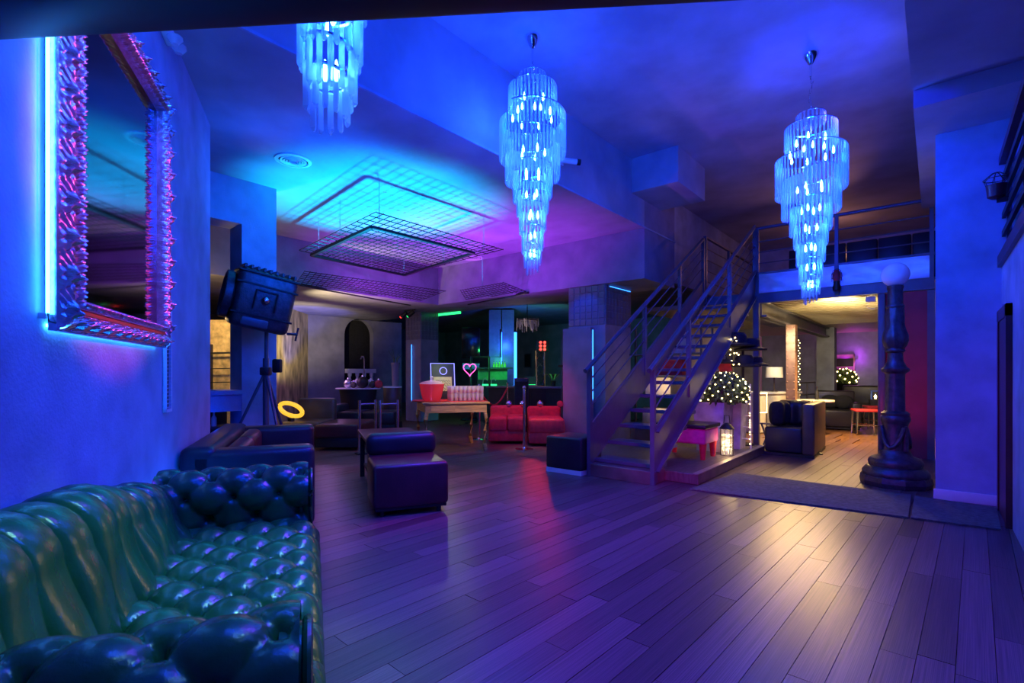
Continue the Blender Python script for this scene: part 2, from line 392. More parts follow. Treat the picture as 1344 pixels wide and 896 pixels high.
# ------------------------------------------------------------------ green chesterfield sofa
def tuft(p, q, H, dip):
    # p,q lattice coordinates; buttons at integer (p,q)
    a = abs(math.sin(math.pi * p)); b = abs(math.sin(math.pi * q))
    h = H * (a * b) ** .42 + H * .35 * (max(a, b)) ** .6
    rp = p - round(p); rq = q - round(q)
    return h - dip * math.exp(-(rp * rp + rq * rq) / .012)
def swept(prof, x0, x1, axis, su, sv, H, dip, nu, nv, off=(0, 0), fade=None, warp=None):
    """profile [(a,z)] swept along axis from x0..x1; tufted; returns MB, buttons [(pos, nrm)]"""
    P = [Vector(p) for p in prof]; cum = [0]
    for u, v in zip(P, P[1:]): cum.append(cum[-1] + (v - u).length)
    T = cum[-1]
    def at(l):
        l = min(max(l, 0), T); i = 0
        while i < len(cum) - 2 and cum[i + 1] < l: i += 1
        k = (l - cum[i]) / max(cum[i + 1] - cum[i], 1e-9)
        return P[i].lerp(P[i + 1], k)
    def nr(l):
        d = at(l + .02) - at(l - .02); return Vector((-d.y, d.x)).normalized()
    def pt(w_, l, h):
        q = at(l) + nr(l) * h; z = q.y
        if warp: z = warp(w_, z)
        return Vector((w_, q.x, z)) if axis == 'x' else Vector((q.x, w_, z))
    def f(u, v):
        w_ = x0 + (x1 - x0) * u; l = T * v
        A = (w_ - x0) / su + off[0]; B = l / sv + off[1]
        p = (A + B) / 2; q = (A - B) / 2
        k = fade(u, v) if fade else 1
        return pt(w_, l, tuft(p, q, H, dip) * k + (1 - k) * H * .9)
    mb = MB().grid(f, nu, nv)
    but = []
    for i in range(-40, 40):
        for j in range(-40, 40):
            A = (i + j) - off[0]; B = (i - j) - off[1]
            w_ = x0 + A * su; l = B * sv
            u = (w_ - x0) / (x1 - x0); v = l / T
            if .02 < u < .98 and .03 < v < .97 and (not fade or fade(u, v) > .6): but.append(pt(w_, l, -dip * .55))
    return mb, but
def chesterfield():
    t = thing('chesterfield_sofa', 'deep green leather chesterfield sofa with buttoned seat and arms against blue wall', 'sofa', L(.03, .012, 0), WZ)
    xa, xb = -.86, .80      # between the arms (x = -s)
    def hump(x): # back height over the length: rises towards the near arm
        k = (x + .9) / 1.7; return .66 + .20 * math.sin(math.pi * min(1, max(0, k)) * .62)
    # frame/base
    MB().box((-.02, .46, .15), (2.14, .82, .14), 0, .02).build('base', greenleather, t)
    for x in (-1.0, .95):
        for y in (.12, .82): MB().lathe([(.03, 0), (.035, .03), (.02, .05), (.028, .082)], (x, y, 0), 12).build('foot', oak, t)
    # seat
    prof = [(.26, .41), (.45, .425), (.62, .43), (.78, .425)] + [(.80 + .085 * math.sin(R(a)), .34 + .085 * math.cos(R(a))) for a in range(10, 91, 16)] + [(.888, .24), (.885, .12)]
    sm, bu = swept(prof, xa, xb, 'x', .115, .105, .050, .042, 150, 100, (0, .35), fade=lambda u, v: 0 if v > .76 else min(1, (.76 - v) / .1))
    seat = sm.build('seat_cushion', greenleather, t, 60)
    bm0 = MB().ball((0, 0, 0), .013, 10, 6, (1, 1, .6)).build('button', greenleather, seat)
    first = True
    for p in bu:
        o = bm0 if first else copyp(bm0, seat); first = False; o.location = p
    # back channels
    n = 10; cw = (xb - xa + .1) / n
    for i in range(n):
        c0 = xa - .05 + i * cw
        def f(u, v, c0=c0):
            x = c0 + cw * u; H = hump(x); b = math.sqrt(max(0, 1 - (2 * u - 1) ** 2)) ** .8
            a = v * math.pi * .5
            if v < .62:
                k = v / .62; y = .34 - .10 * k; z = .36 + (H - .13 - .36) * k; nx = (0.97, .22)
            else:
                k = (v - .62) / .38 * R(215); y = .135 + .105 * math.cos(k); z = H - .13 + .12 * math.sin(k); nx = (math.cos(k), math.sin(k))
            bb = .045 * b + .01 * math.sin(v * 9 + i * 1.7) * b
            return Vector((x, y + nx[0] * bb, z + nx[1] * bb))
        MB().grid(f, 15, 40).build('back_channel', greenleather, t, 70)
    MB().box((-.03, .05, .38), (1.72, .06, .5), 0, .02).build('back_panel', greenleather, t)
    # arms
    for side in (-1, 1):
        xin = xa if side < 0 else xb
        r = .12; ztop = .585
        prof = [(xin, .30), (xin, .42)] + [(xin, ztop - .06)]
        cx = xin + side * (r - .02)
        prof += [(cx - side * r * math.cos(R(a)), ztop + r * math.sin(R(a))) for a in range(0, 200, 14)]
        prof += [(cx + side * .085, .44), (cx + side * .085, .12)]
        if side < 0: pr = prof[::-1]
        else: pr = prof
        sm, bu = swept(pr if side > 0 else prof[::-1], .16, .87, 'y', .105, .105, .036, .032, 84, 90, (.6, .2))
        arm = sm.build('arm', greenleather, t, 60)
        for p in bu:
            o = copyp(bm0, arm); o.location = p
        # scroll-shaped front facing with a welt and a disc
        fm = MB().prism([(x, .83, z) for x, z in prof], (0, .05, 0)).build('arm_front', greenleather, t)
        MB().path([(x, .885, z) for x, z in prof], .011, 8).build('welt', greenleather, arm)
        for k in range(14):
            a = R(k * 360 / 14)
            p = Vector((cx, .885, ztop)); q = p + Vector((math.cos(a) * .1, -.01, math.sin(a) * .1))
            MB().tube(p + (q - p) * .25, q, .004, 6, .012).build('pleat', greenleather, arm)
        o = copyp(bm0, arm); o.location = (cx, .89, ztop); o.rotation_euler = (R(90), 0, 0); o.scale = (1.4, 1.4, 1.4)
    return t
chesterfield()

# ------------------------------------------------------------------ dark leather sofas on the left
def leather_couch(name, label, s0, s1, depth, mat_, arm_h=.68, seat_h=.40, group=None):
    t = thing(name, label, 'sofa', L(s0, 0.02, 0), WZ, group); Ln = s1 - s0
    th = .24
    MB().bb(-Ln + .02, -.02, .06, depth - .03, .05, .22, .02).build('base', mat_, t)
    MB().bb(-Ln, 0, 0.0, th, .07, arm_h + .03, .06, 4).build('backrest', mat_, t)
    for x0, x1 in ((-th, 0), (-Ln, -Ln + th)):
        MB().bb(x0, x1, .05, depth, .06, arm_h, .055, 4).build('arm', mat_, t)
    k = 2; wd = (Ln - 2 * th) / k
    for i in range(k):
        x = -th - wd * (i + 1)
        MB().bb(x + .005, x + wd - .005, th, depth - .01, .22, seat_h, .05, 4).build('seat_cushion', mat_, t)
        MB().box((x + wd / 2, th + .08, .52), (wd - .02, .16, .30), 0, .06, 4, ).build('back_cushion', redleather, t)
    return t
leather_couch('leather_sofa', 'dark blue-black leather sofa with low square arms behind the green sofa', 2.12, 4.0, .90, blueleather)

# low lounge chair with a roll back, and the coffee table behind it
def lw_at(px, py, z=0): return hz(px, py, z)
p = hz(490, 681)
t = thing('low_chair', 'low burgundy leather block chair with a rolled bolster backrest', 'chair', p, WZ)
MB().bb(-.54, 0, 0, .66, .07, .45, .035, 3).build('seat', redleather, t)
MB().bb(-.52, -.02, .02, .64, .05, .075).build('plinth', black, t)
for x in (-.06, -.48):
    for y in (.08, .58): MB().tube((x, y, 0), (x, y, .06), .02, 10).build('caster', black, t)
MB().bb(-.76, -.55, .0, .68, .43, .655, .075, 5).build('bolster', blueleather, t)
MB().bb(-.72, -.545, .02, .64, .08, .45, .01).build('back_support', redleather, t)
p = hz(484, 582, .56); q = hz(467, 566.5, .56)
t = thing('coffee_table', 'square black coffee table standing behind the low burgundy chair', 'table', (p.x + W.x * .16, p.y + W.y * .16, 0), WZ)
dpt = (q - p).length
MB().bb(-dpt - .1, 0.0, 0, .62, .525, .56, .006).build('tabletop', redleather, t)
MB().bb(-dpt - .06, -.04, .04, .58, .47, .525).build('apron', black, t)
for x in (-dpt - .05, -.06):
    for y in (.05, .57): MB().bb(x - .025, x + .025, y - .025, y + .025, 0, .47).build('leg', black, t)
MB().bb(-dpt - .02, -.06, .06, .56, .14, .165).build('shelf', black, t)

# banquettes behind, along the low room
def banquette(px0, px1, py, z, dep, hgt, label, m, back=None, name='banquette', bh=.75):
    a_ = hz(px0, py); b_ = hz(px1, py); d = b_ - a_; rz = math.atan2(d.y, d.x)
    t = thing(name, label, 'sofa', a_, rz)
    Ln = d.length
    MB().bb(0, Ln, .03, dep, .05, .22, .02).build('base', black, t)
    k = max(1, round(Ln / .8))
    for i in range(k): MB().bb(Ln / k * i + .004, Ln / k * (i + 1) - .004, 0, dep, .2, hgt, .04, 3).build('seat_cushion', m, t)
    if back == 'y': MB().bb(0, Ln, dep - .16, dep, .3, bh, .05, 3).build('backrest', m, t)
    if back == 'x0': MB().bb(0, .18, 0, dep, .2, bh, .05, 3).build('backrest', m, t)
    if back == 'x1': MB().bb(Ln - .18, Ln, 0, dep, .2, bh, .05, 3).build('backrest', m, t)
    return t
banquette(412, 470, 592, 0, 1.0, .42, 'long dark banquette seat beside the coffee table, red light on its top', redleather, None)
banquette(365, 418, 588, 0, .9, .42, 'brown leather banquette with a straight back against the gold textured wall', brownleather, 'y', bh=.78)
banquette(432, 518, 571, 0, .7, .46, 'low dark daybed with a brown end cushion behind the rail posts', blueleather, 'x0', name='daybed', bh=.6)
# ring lamp lying on the banquette (yellow oval)
t = thing('ring_lamp', 'glowing yellow oval ring lamp standing below the tripod spotlight', 'lamp', ht(382, 553, 8.5))
t.location.z = .425
mb = MB()
pts = [RT * (.19 * math.cos(a)) + Vector((0, 0, .19 + .10 * math.sin(a))) + RT * 0 - Vector((0, 0, .05 * math.cos(a))) for a in [2 * math.pi * k / 28 for k in range(29)]]
mb.path(pts, .036, 10).build('tube', led_orange, t)
MB().bb(-.06, .06, -.03, .03, -.02, .05).build('stand', black, t)

# ------------------------------------------------------------------ ornate mirror frame, LEDs, vent
def ornate():
    s0, s1, z0, z1 = .25, 1.68, 1.40, 2.95; mw = .135
    t = thing('ornate_mirror', 'large mirror in a carved silver frame glowing blue round its edge', 'mirror', L(s0, .022, z0), WZ)
    Wd, Hd = s1 - s0, z1 - z0
    # local: x = -(s-s0) , y out, z up
    def prof(v):
        if v < .06: return .025 + v / .06 * .01
        if v < .55: return .035 + .022 * math.sin(math.pi * (v - .06) / .49)
        if v < .68: return .035
        if v < .95: return .04 + .025 * math.sin(math.pi * (v - .68) / .27)
        return .04 - .03 * (v - .95) / .05
    def orn(l, v):
        if .06 < v < .55:
            k = (v - .06) / .49; ph = l / .135
            a = math.sin(2 * math.pi * (ph + .35 * math.sin(math.pi * k)))
            b = math.sin(2 * math.pi * (ph * 2 - k * 1.6)) ; c = math.sin(math.pi * k * 5 + 3 * math.sin(2 * math.pi * ph))
            return .024 * max(0, a) ** .6 * (1 + .5 * b) * math.sin(math.pi * k) + .009 * c * b
        if .68 < v < .95:
            k = (v - .68) / .27; ph = l / .05
            return .013 * abs(math.sin(math.pi * (ph + k))) + .005 * math.sin(2 * math.pi * ph * 3 + k * 7)
        return 0
    def rail(ax, ay, bx, by, name):
        A = Vector((ax, ay)); B = Vector((bx, by)); d = (B - A).normalized(); nrm = Vector((d.y, -d.x)); Lg = (B - A).length
        def f(u, v):
            m0 = mw * v; l = m0 + (Lg - 2 * m0) * u
            p = A + d * l + nrm * m0
            e = 0
            if .06 < v < .5: pass
            return Vector((p.x, prof(v) + orn(l, v), p.y))
        MB().grid(f, int(Lg * 170), 44).build(name, gold, t, 70)
        # side face towards the wall
        MB().grid(lambda u, v: Vector(((A + d * Lg * u).x, .0 + .025 * v, (A + d * Lg * u).y)), 2, 2).build('frame_edge', gold, t)
        rr = A + d * mw * .62 + nrm * mw * .615; r2 = A + d * (Lg - mw * .62) + nrm * mw * .615
        MB().bar((rr.x, .038, rr.y), (r2.x, .038, r2.y), .012, .012).build('frame_groove', mat_groove, t)
    mat_groove = mat('red_reflection', (.85, .20, .12), .3, .6, vary=.1)  # red reflection painted into the colour of the groove
    rail(0, 0, -Wd, 0, 'frame_rail'); rail(-Wd, 0, -Wd, Hd, 'frame_rail'); rail(-Wd, Hd, 0, Hd, 'frame_rail'); rail(0, Hd, 0, 0, 'frame_rail')
    MB().bb(-Wd + mw - .01, -mw + .01, .006, .014, mw - .01, Hd - mw + .01).build('mirror_glass', mirror, t)
    led = thing('led_strip', 'bright blue neon tube mounted upright beside the carved frame', 'light', L(s0 - .016, .034, z0 + .06), WZ)
    MB().tube((0, -.006, 0), (0, -.006, Hd + .1), .006, 8).build('tube', led_frame, led)
    MB().bb(-.003, .003, -.033, -.010, -.02, .0).build('bracket', white, led); MB().bb(-.003, .003, -.033, -.010, Hd + .08, Hd + .10).build('bracket', white, led)
    MB().path([(0, -.006, 0), (.01, .0, -.03), (-.03, .015, -.035), (-.02, .01, -.06)], .003, 6).build('cable', black, led)
    for (x0, z0_, x1, z1_) in ((-.03, .02, -Wd + .03, .02), (-Wd + .02, .03, -Wd + .02, Hd - .03), (-.03, Hd - .02, -Wd + .03, Hd - .02)):
        MB().bar((x0, -.012, z0_), (x1, -.012, z1_), .012, .012).build('led_tape', led_frame, t)
ornate()
def vent():
    s0, s1 = 1.825, 1.965; z0, z1 = .985, 1.735
    t = thing('wall_vent', 'tall narrow louvred vent in the blue wall beside the carved frame', 'vent', L(s0, 0, z0), WZ)
    w_, h = s1 - s0, z1 - z0
    MB().bb(-w_, 0, .0, .004, 0, h).build('backing', black, t)
    MB().bb(-.014, 0, 0, .022, 0, h).bb(-w_, -w_ + .014, 0, .022, 0, h).bb(-w_, 0, 0, .022, 0, .02).bb(-w_, 0, 0, .022, h - .02, h).build('frame', white, t)
    s = MB().bar((-.014, .012, 0), (-w_ + .014, .012, 0), .016, .003).build('slat', white, t)
    n = 28
    for i in range(n):
        o = s if i == 0 else copyp(s, t)
        o.location = (0, 0, .03 + (h - .06) * i / (n - 1)); o.rotation_euler = (R(0), 0, 0)
vent()
t = thing('emergency_light', 'white twin-head emergency light high on the blue wall', 'light', L(1.72, 0, 3.42), WZ)
MB().bb(-.2, 0, 0, .06, 0, .07, .01).build('housing', white, t)
for x in (-.15, -.05): MB().lathe([(.02, -.05), (.045, -.02), (.045, .0)], (x, .08, -.01), 14).build('lamp_head', clear, t)

# ------------------------------------------------------------------ studio spotlight on tripod
def spotlight():
    base = ht(352, 560, 5.9); base.z = 0
    t = thing('studio_spotlight', 'old dark metal film spotlight tilted up on a tripod by the pillar', 'spotlight', base, TH)
    K = 5.9 / FPX
    def q(px, py, dy=0): return Vector(((px - 352) * K, dy, CZ + (HOR - py) * K))
    hub = q(349, 487)
    MB().tube((hub.x, 0, .35), q(350, 396), .022, 12).build('column', steel, t)
    MB().tube((hub.x, 0, .30), q(349, 470), .034, 12).build('sleeve', steel, t)
    MB().box(hub, (.11, .11, .1), 0, .02).build('clamp', iron, t)
    MB().box(q(364, 480), (.10, .08, .16), 0, .02).build('ballast_box', black, t)
    for a in (200, 320, 80):
        e = Vector((math.cos(R(a)) * .55, math.sin(R(a)) * .55, 0)) + Vector((hub.x, 0, .0))
        lg = MB().tube(hub, e + Vector((0, 0, .02)), .018, 10, .014).build('leg', steel, t)
        MB().ball(e + Vector((0, 0, .022)), .022).build('rubber_foot', black, lg)
        MB().tube((hub.x, 0, .45), hub.lerp(e, .55), .007, 6).build('strut', steel, t)
    cen = q(343, 396); tilt = R(-13)
    M = Matrix.Translation(cen) @ Matrix.Rotation(-tilt, 4, 'Y') @ Matrix.Rotation(R(35), 4, 'Z')
    hs = MB(); hs.box((0, 0, 0), (.62, .58, .66), 0, .07, 3, M)
    body = hs.build('housing', iron, t)
    for z in (-.17, .17, .30): MB().box((0, 0, z), (.64, .60, .022), 0, .004, 1, M).build('rib', black, body)
    for k in range(9): MB().box((-.26 + k * .065, 0, .352), (.03, .5, .045), 0, .006, 1, M).build('cooling_fin', iron, body)
    ln = MB().lathe([(.24, 0), (.27, .02), (.27, .09), (.24, .10), (.2, .06)], (0, 0, 0), 28)
    bmesh.ops.transform(ln.bm, matrix=M @ Matrix.Translation((-.31, 0, 0)) @ Matrix.Rotation(R(-90), 4, 'Y'), verts=ln.bm.verts[:]); ln.build('lens_ring', iron, t)
    yk = MB()
    for s_ in (-1, 1):
        yk.path([M @ Vector((0, -.32 * 1, 0)) if s_ < 0 else M @ Vector((0, .34, 0)), (q(350, 396) if s_ < 0 else M @ Vector((0, .34, -.3)))], .016, 8)
    yk.build('yoke', steel, t)
    pv = M @ Vector((0, -.31, .02)); MB().ball(pv, .045, 12, 8).build('pivot_knob', chrome, t)
    fr = MB()
    for a, b in (((-.11, .12), (.11, .12)), ((.11, .12), (.11, -.1)), ((-.11, .12), (-.11, -.1))):
        fr.tube(M @ Vector((a[0], -.305, a[1])), M @ Vector((b[0], -.305, b[1])), .012, 6)
    fr.build('handle', black, body)
    MB().box((-.06, -.295, -.25), (.28, .03, .1), 0, .02, 2, M).build('switch_panel', steel, body)
    MB().tube(M @ Vector((.31, -.2, -.3)), M @ Vector((.42, -.2, -.28)), .015, 8).tube(M @ Vector((.42, -.2, -.36)), M @ Vector((.42, -.2, -.2)), .012, 8).build('focus_crank', iron, t)
spotlight()

# ------------------------------------------------------------------ chandeliers
TIERS = [(.128, 0.0, .115), (.233, -.125, .235), (.32, -.37, .40), (.262, -.585, .41), (.185, -.88, .30), (.150, -1.09, .25), (.125, -1.27, .25), (.10, -1.49, .22), (.08, -1.67, .18), (.057, -1.76, .16)]
def rod_mb(Ln, r=.0105):
    mb = MB(); v = []
    for z, rr in ((0, r * .3), (-.012, r), (-Ln + .014, r), (-Ln, r * .3)):
        v.append([mb.bm.verts.new((rr * math.cos(2 * math.pi * k / 3), rr * math.sin(2 * math.pi * k / 3), z)) for k in range(3)])
    for a, b in zip(v, v[1:]):
        for k in range(3): mb.bm.faces.new((a[k], a[(k + 1) % 3], b[(k + 1) % 3], b[k]))
    mb.bm.faces.new(v[0][::-1]); mb.bm.faces.new(v[-1]); return mb
def spiral(i, a): return 0 if i < 2 else -.10 * (1 if i < 5 else .75) * ((a / (2 * math.pi) + .25) % 1.0)
def chandelier(loc, drop, label, single=()):
    """loc: crystal top centre"""
    t = thing('crystal_chandelier', label, 'chandelier', (loc[0], loc[1], HC), 0, 'spiral crystal chandeliers')
    z0 = -drop
    MB().lathe([(.075, 0), (.072, -.02), (.05, -.06), (.03, -.10), (.015, -.12)], (0, 0, 0), 20).build('canopy', chrome, t)
    MB().tube((0, 0, -.11), (0, 0, -.24), .012, 8).build('stem', chrome, t)
    ch = MB(); n = max(3, int((drop - .2) / .045))
    for k in range(n):
        zz = -.22 - (drop - .20) * k / n; ax = .014 * math.sin(k * 1.1)
        ch.path([Vector((ax + (.011 * math.cos(a) if k % 2 else 0), (0 if k % 2 else .011 * math.cos(a)), zz - .025 - .026 * math.sin(a))) for a in [2 * math.pi * q / 8 for q in range(9)]], .0035, 5)
    ch.build('chain', chrome, t)
    for i, (r, zt, Ln) in enumerate(TIERS):
        zt += z0
        ring = MB().path([(r * math.cos(a), r * math.sin(a), zt + spiral(i, a) * 1) for a in [2 * math.pi * k / 40 - math.pi / 2 for k in range(40)]], .0065, 5).build('tier_ring', chrome, t)
        n = max(9, int(2 * math.pi * r / .040))
        if i in single:
            r0 = rod_mb(Ln, .0125).build('crystal_rod', crystal, ring, 0)
            for k in range(n):
                a = 2 * math.pi * k / n - math.pi / 2; o = r0 if k == 0 else copyp(r0, ring)
                o.location = (r * math.cos(a), r * math.sin(a), zt + spiral(i, a) ); o.rotation_euler = (0, 0, a)
        else:
            mb = MB()
            for k in range(n):
                a = 2 * math.pi * k / n - math.pi / 2; b = rod_mb(Ln); me = bpy.data.meshes.new('tmp'); b.bm.to_mesh(me); b.bm.free()
                me.transform(Matrix.Translation((r * math.cos(a), r * math.sin(a), zt + spiral(i, a))) @ Matrix.Rotation(a, 4, 'Z'))
                mb.bm.from_mesh(me); bpy.data.meshes.remove(me)
            o = mb.build('crystal_tier', crystal, t, 0); o['kind'] = 'stuff'
    core = MB().tube((0, 0, z0), (0, 0, z0 - 1.8), .008, 6).build('core_rod', chrome, t)
    for k, (zz, rr, nn) in enumerate(((-.30, .13, 4), (-.45, .2, 7), (-.80, .12, 5), (-1.02, .085, 4), (-1.22, .06, 3), (-1.42, .05, 3), (-1.62, .035, 2), (-1.80, .02, 2))):
        for j in range(nn):
            a = 2 * math.pi * j / nn + k
            b = MB().lathe([(.006, 0), (.012, .015), (.011, .04), (.002, .075)], (rr * math.cos(a), rr * math.sin(a), z0 + zz), 8).build('bulb', bulb, core)
    for zz, e in ((-.45, 32), (-1.1, 18), (-1.6, 14)):
        l = lamp('POINT', 'chandelier_light', (0, 0, z0 + zz), e * CHP, (.0, .02, 1.0), .05); l.parent = t
    return t
CHP = 2.2
def ceil_at(px, py): return hz(px, py, HC)
c2 = ceil_at(699, 48); c3 = ceil_at(1064, 70)
d2 = HC - ht(699, 98, 4.94).z; d3 = HC - ht(1064, 150, 5.2).z
t2 = c2.dot(FW); t3 = c3.dot(FW)
d2 = HC - (CZ + t2 * (HOR - 98) / FPX); d3 = HC - (CZ + t3 * (HOR - 150) / FPX)
chandelier(c2, d2, 'spiral crystal chandelier on a short chain, hanging in front of the beam')
chandelier(c3, d3, 'spiral crystal chandelier on a kinked chain, hanging before the balcony rail')
tt = 1.80; c1 = ht(434, 150, tt)
chandelier(c1, HC - c1.z - 1.92, 'spiral crystal chandelier hanging over the green sofa, only its lower tip showing', (7, 8, 9, 6))

# ------------------------------------------------------------------ staircase
def staircase():
    xl, xr, y0, y1, sl = -3.2, -2.39, 5.25, YM, .60
    t = thing('staircase', 'open-riser blue steel staircase rising to the balcony', 'staircase', (0, 0, 0))
    zb = lambda y: .13 + sl * (y - 5.3)
    for x, side in ((xl, 1), (xr, -1)):
        pts = [(x, y0, 0.02), (x, y0, .60), (x, y1, zb(y1) + .44), (x, y1, zb(y1)), (x, 5.35, zb(5.35)), (x, 5.35, .02)]
        st = MB().prism(pts, (.012, 0, 0)).build('stringer', steel, t, 30)
        f = MB()
        for dz in (0, .44): f.bar((x + side * -.02 + .006, 5.3, zb(5.3) + dz + .01), (x + side * -.02 + .006, y1, zb(y1) + dz + .01), .06, .018)
        f.build('flange', steel, st, 30)
    n = 13; run = (y1 - y0 - .1) / n
    for i in range(n):
        y = y0 + .12 + run * i; z = .17 + sl * (y - y0 - .12) + .03
        tr = MB().bb(xl + .014, xr - .002, y, y + .28, z - .045, z, .004, 1).build('tread', steel, t, 30)
        b = MB().ball((xr - .05, y - .008, z - .022), .011, 8, 6).build('marker_light', led_red, tr)
    MB().bb(xl, xr + .01, y0 - .02, y0 + .30, 0, .15, .005, 1).build('bottom_step', oak_dark, t, 30)
    hr = lambda y: 1.32 + .597 * (y - y0)
    for x, ys in ((xl, (y0, 6.75, 8.05, y1 - .2)), (xr, (y0, 6.30, 7.95, y1))):
        for y in ys:
            zb0 = 0 if y == y0 else zb(y) + .2
            MB().bb(x - .02, x + .03, y - .025, y + .025, zb0, hr(y) - .02).build('post', steel, t, 30)
        ye = ys[-1]
        MB().path([(x + .006, y0 - .1, hr(y0 - .1)), (x + .006, ye, hr(ye))], .030, 12).build('handrail', steel, t)
        for k in range(3):
            dz = -.17 - .165 * k
            MB().tube((x + .006, y0, hr(y0) + dz), (x + .006, ye, hr(ye) + dz), .009, 8).build('rail_rod', steel, t)
    # upper railing running back from the stair's left side
    ye = y1 - .2
    for y in (ye + .12, 10.6, 12.4): MB().bb(xl - .02, xl + .03, y - .025, y + .025, 2.5, 3.70).build('post', steel, t, 30)
    MB().bar((xl, ye + .1, 3.70), (xl, 12.4, 3.70), .05, .03).build('handrail', steel, t, 30)
    for k in range(4): MB().tube((xl, ye + .1, 3.5 - k * .2), (xl, 12.4, 3.5 - k * .2), .009, 8).build('rail_rod', steel, t)
    return t
oak_dark = mat('dark_step', (.16, .10, .09), .4, vary=.3, scale=5)
staircase()
struct('floor_landing', MB().bb(-3.4, -2.36, YM - .02, 15, 2.46, 2.61), steel)
# balcony edge
def balcony():
    t = thing('balcony_railing', 'blue steel balcony railing above a reflective metal kick panel', 'railing', (0, YM, 2.43))
    x0, x1 = -2.36, -.01
    MB().bb(x0, x1, -.02, .10, .0, .16).build('edge_beam', steel, t, 30)
    xm = hy(1098, 330, YM).x
    for a_, b_ in ((x0 + .03, xm - .03), (xm + .03, x1 - .02)):
        MB().grid(lambda u, v: Vector((a_ + (b_ - a_) * u, -.005 + .012 * math.sin(u * 9 + v * 2.4) * math.sin(v * 3.1), .17 + .32 * v)), 30, 8).build('kick_panel', brush, t, 90)
    MB().bb(x0, x1, -.03, .03, .49, .52).build('bottom_rail', steel, t, 30)
    for x in (x0 + .02, xm, x1 - .03): MB().bb(x - .025, x + .025, -.025, .025, .0, 1.27).build('post', steel, t, 30)
    for z in (.68, .87, 1.05): MB().tube((x0, 0, z), (x1, 0, z), .010, 8).build('rail_rod', steel, t)
    MB().path([(x0 - .02, 0, 1.28), (x1, 0, 1.28)], .028, 12).build('handrail', steel, t)
    tp = hy(985, 588, YM)
    MB().bb(x0 - .04, x0 + .05, -.045, .045, -2.43, 0).build('support_post', steel, t, 30)
    return t
balcony()
# cage lamp on the balcony post
def cage_lamp(loc, rz, label, sc_=1):
    t = thing('cage_lamp', label, 'lamp', loc, rz)
    MB().lathe([(.05 * sc_, -.14), (.055 * sc_, -.10), (.04 * sc_, -.03), (.045 * sc_, 0)], (0, 0, 0), 14).build('socket', black, t)
    MB().lathe([(.035, 0), (.055, .05), (.055, .13), (.03, .17), (.004, .18)], (0, 0, 0), 14).build('globe', redglass, t)
    cg = MB()
    for k in range(6):
        a = R(60 * k); cg.path([(.062 * math.cos(a), .062 * math.sin(a), 0), (.07 * math.cos(a), .07 * math.sin(a), .09), (.05 * math.cos(a), .05 * math.sin(a), .17), (0, 0, .20)], .004, 5)
    for z in (.05, .12): cg.path([(.068 * math.cos(a), .068 * math.sin(a), z) for a in [2 * math.pi * k / 16 for k in range(17)]], .004, 5)
    cg.build('cage', iron, t)
    MB().bb(-.03, .03, .02, .08, -.20, -.08).build('bracket', black, t)
    return t
p = hy(1098, 378, YM - .09); cage_lamp((p.x, p.y, 2.66), 0, 'small caged glass lamp mounted on the balcony kick panel')

# mezzanine couch behind the railing
t = thing('balcony_couch', 'long dark blue upholstered couch seen from behind on the balcony', 'sofa', (0, 10.25, 2.62))
for i in range(5):
    x = -2.05 + i * .44
    MB().bb(x + .006, x + .434, 0, .16, .08, .84, .02, 2).build('back_panel', blueleather, t)
    MB().bb(x + .006, x + .434, .16, .72, .1, .42, .04, 2).build('seat_cushion', blueleather, t)
MB().bb(-2.05, .15, .02, .7, 0, .1).build('base', black, t)

# ------------------------------------------------------------------ platform under the stairs and what stands on it
pf = struct('floor_platform', MB().bb(-3.9, -2.0, 5.56, 8.4, 0, .12, .008, 1), mat('platform_wood', (.14, .11, .09), .5, vary=.3, scale=6, stretch=(6, 1, 1)))
struct('trim_8', MB().bb(-2.06, -1.995, 5.55, 8.41, .118, .128), mat('edge_strip', (.38, .34, .30), .4, .4))
PZ = .12
def on_pf(px, py): return hz(px, py, PZ)
p = on_pf(922, 604)
t = thing('pink_bench', 'magenta upholstered bench with a dark lid and tapered legs', 'bench', p, 0)
MB().bb(-.62, .04, -.03, .50, .20, .40, .03, 3).build('seat_box', pinkfab, t)
MB().bb(-.64, .06, -.05, .52, .40, .45, .01).build('lid', blueleather, t)
for x in (-.54, -.01):
    for y in (.04, .42): MB().tube((x, y, 0), (x, y, .21), .03, 10, .05).build('leg', redfab, t)
def planter(loc, w_, h, label):
    t = thing('planter', label, 'planter', loc, 0)
    mb = MB(); a, b = w_ * .40, w_ * .5
    lo = [(-a, -a, 0), (a, -a, 0), (a, a, 0), (-a, a, 0)]; hi = [(-b, -b, h), (b, -b, h), (b, b, h), (-b, b, h)]
    A = [mb.bm.verts.new(v) for v in lo]; B = [mb.bm.verts.new(v) for v in hi]; D = [mb.bm.verts.new((x * .88, y * .88, h)) for x, y, z in hi]; E = [mb.bm.verts.new((x * .85, y * .85, h - .06)) for x, y, z in hi]
    mb.bm.faces.new(A)
    for P_, Q in ((A, B), (B, D), (D, E)):
        for i in range(4): mb.bm.faces.new((P_[i], P_[(i + 1) % 4], Q[(i + 1) % 4], Q[i]))
    mb.build('pot', concrete, t, 20)
    MB().bb(-b * .86, b * .86, -b * .86, b * .86, h - .08, h - .05).build('soil', black, t)
    return t
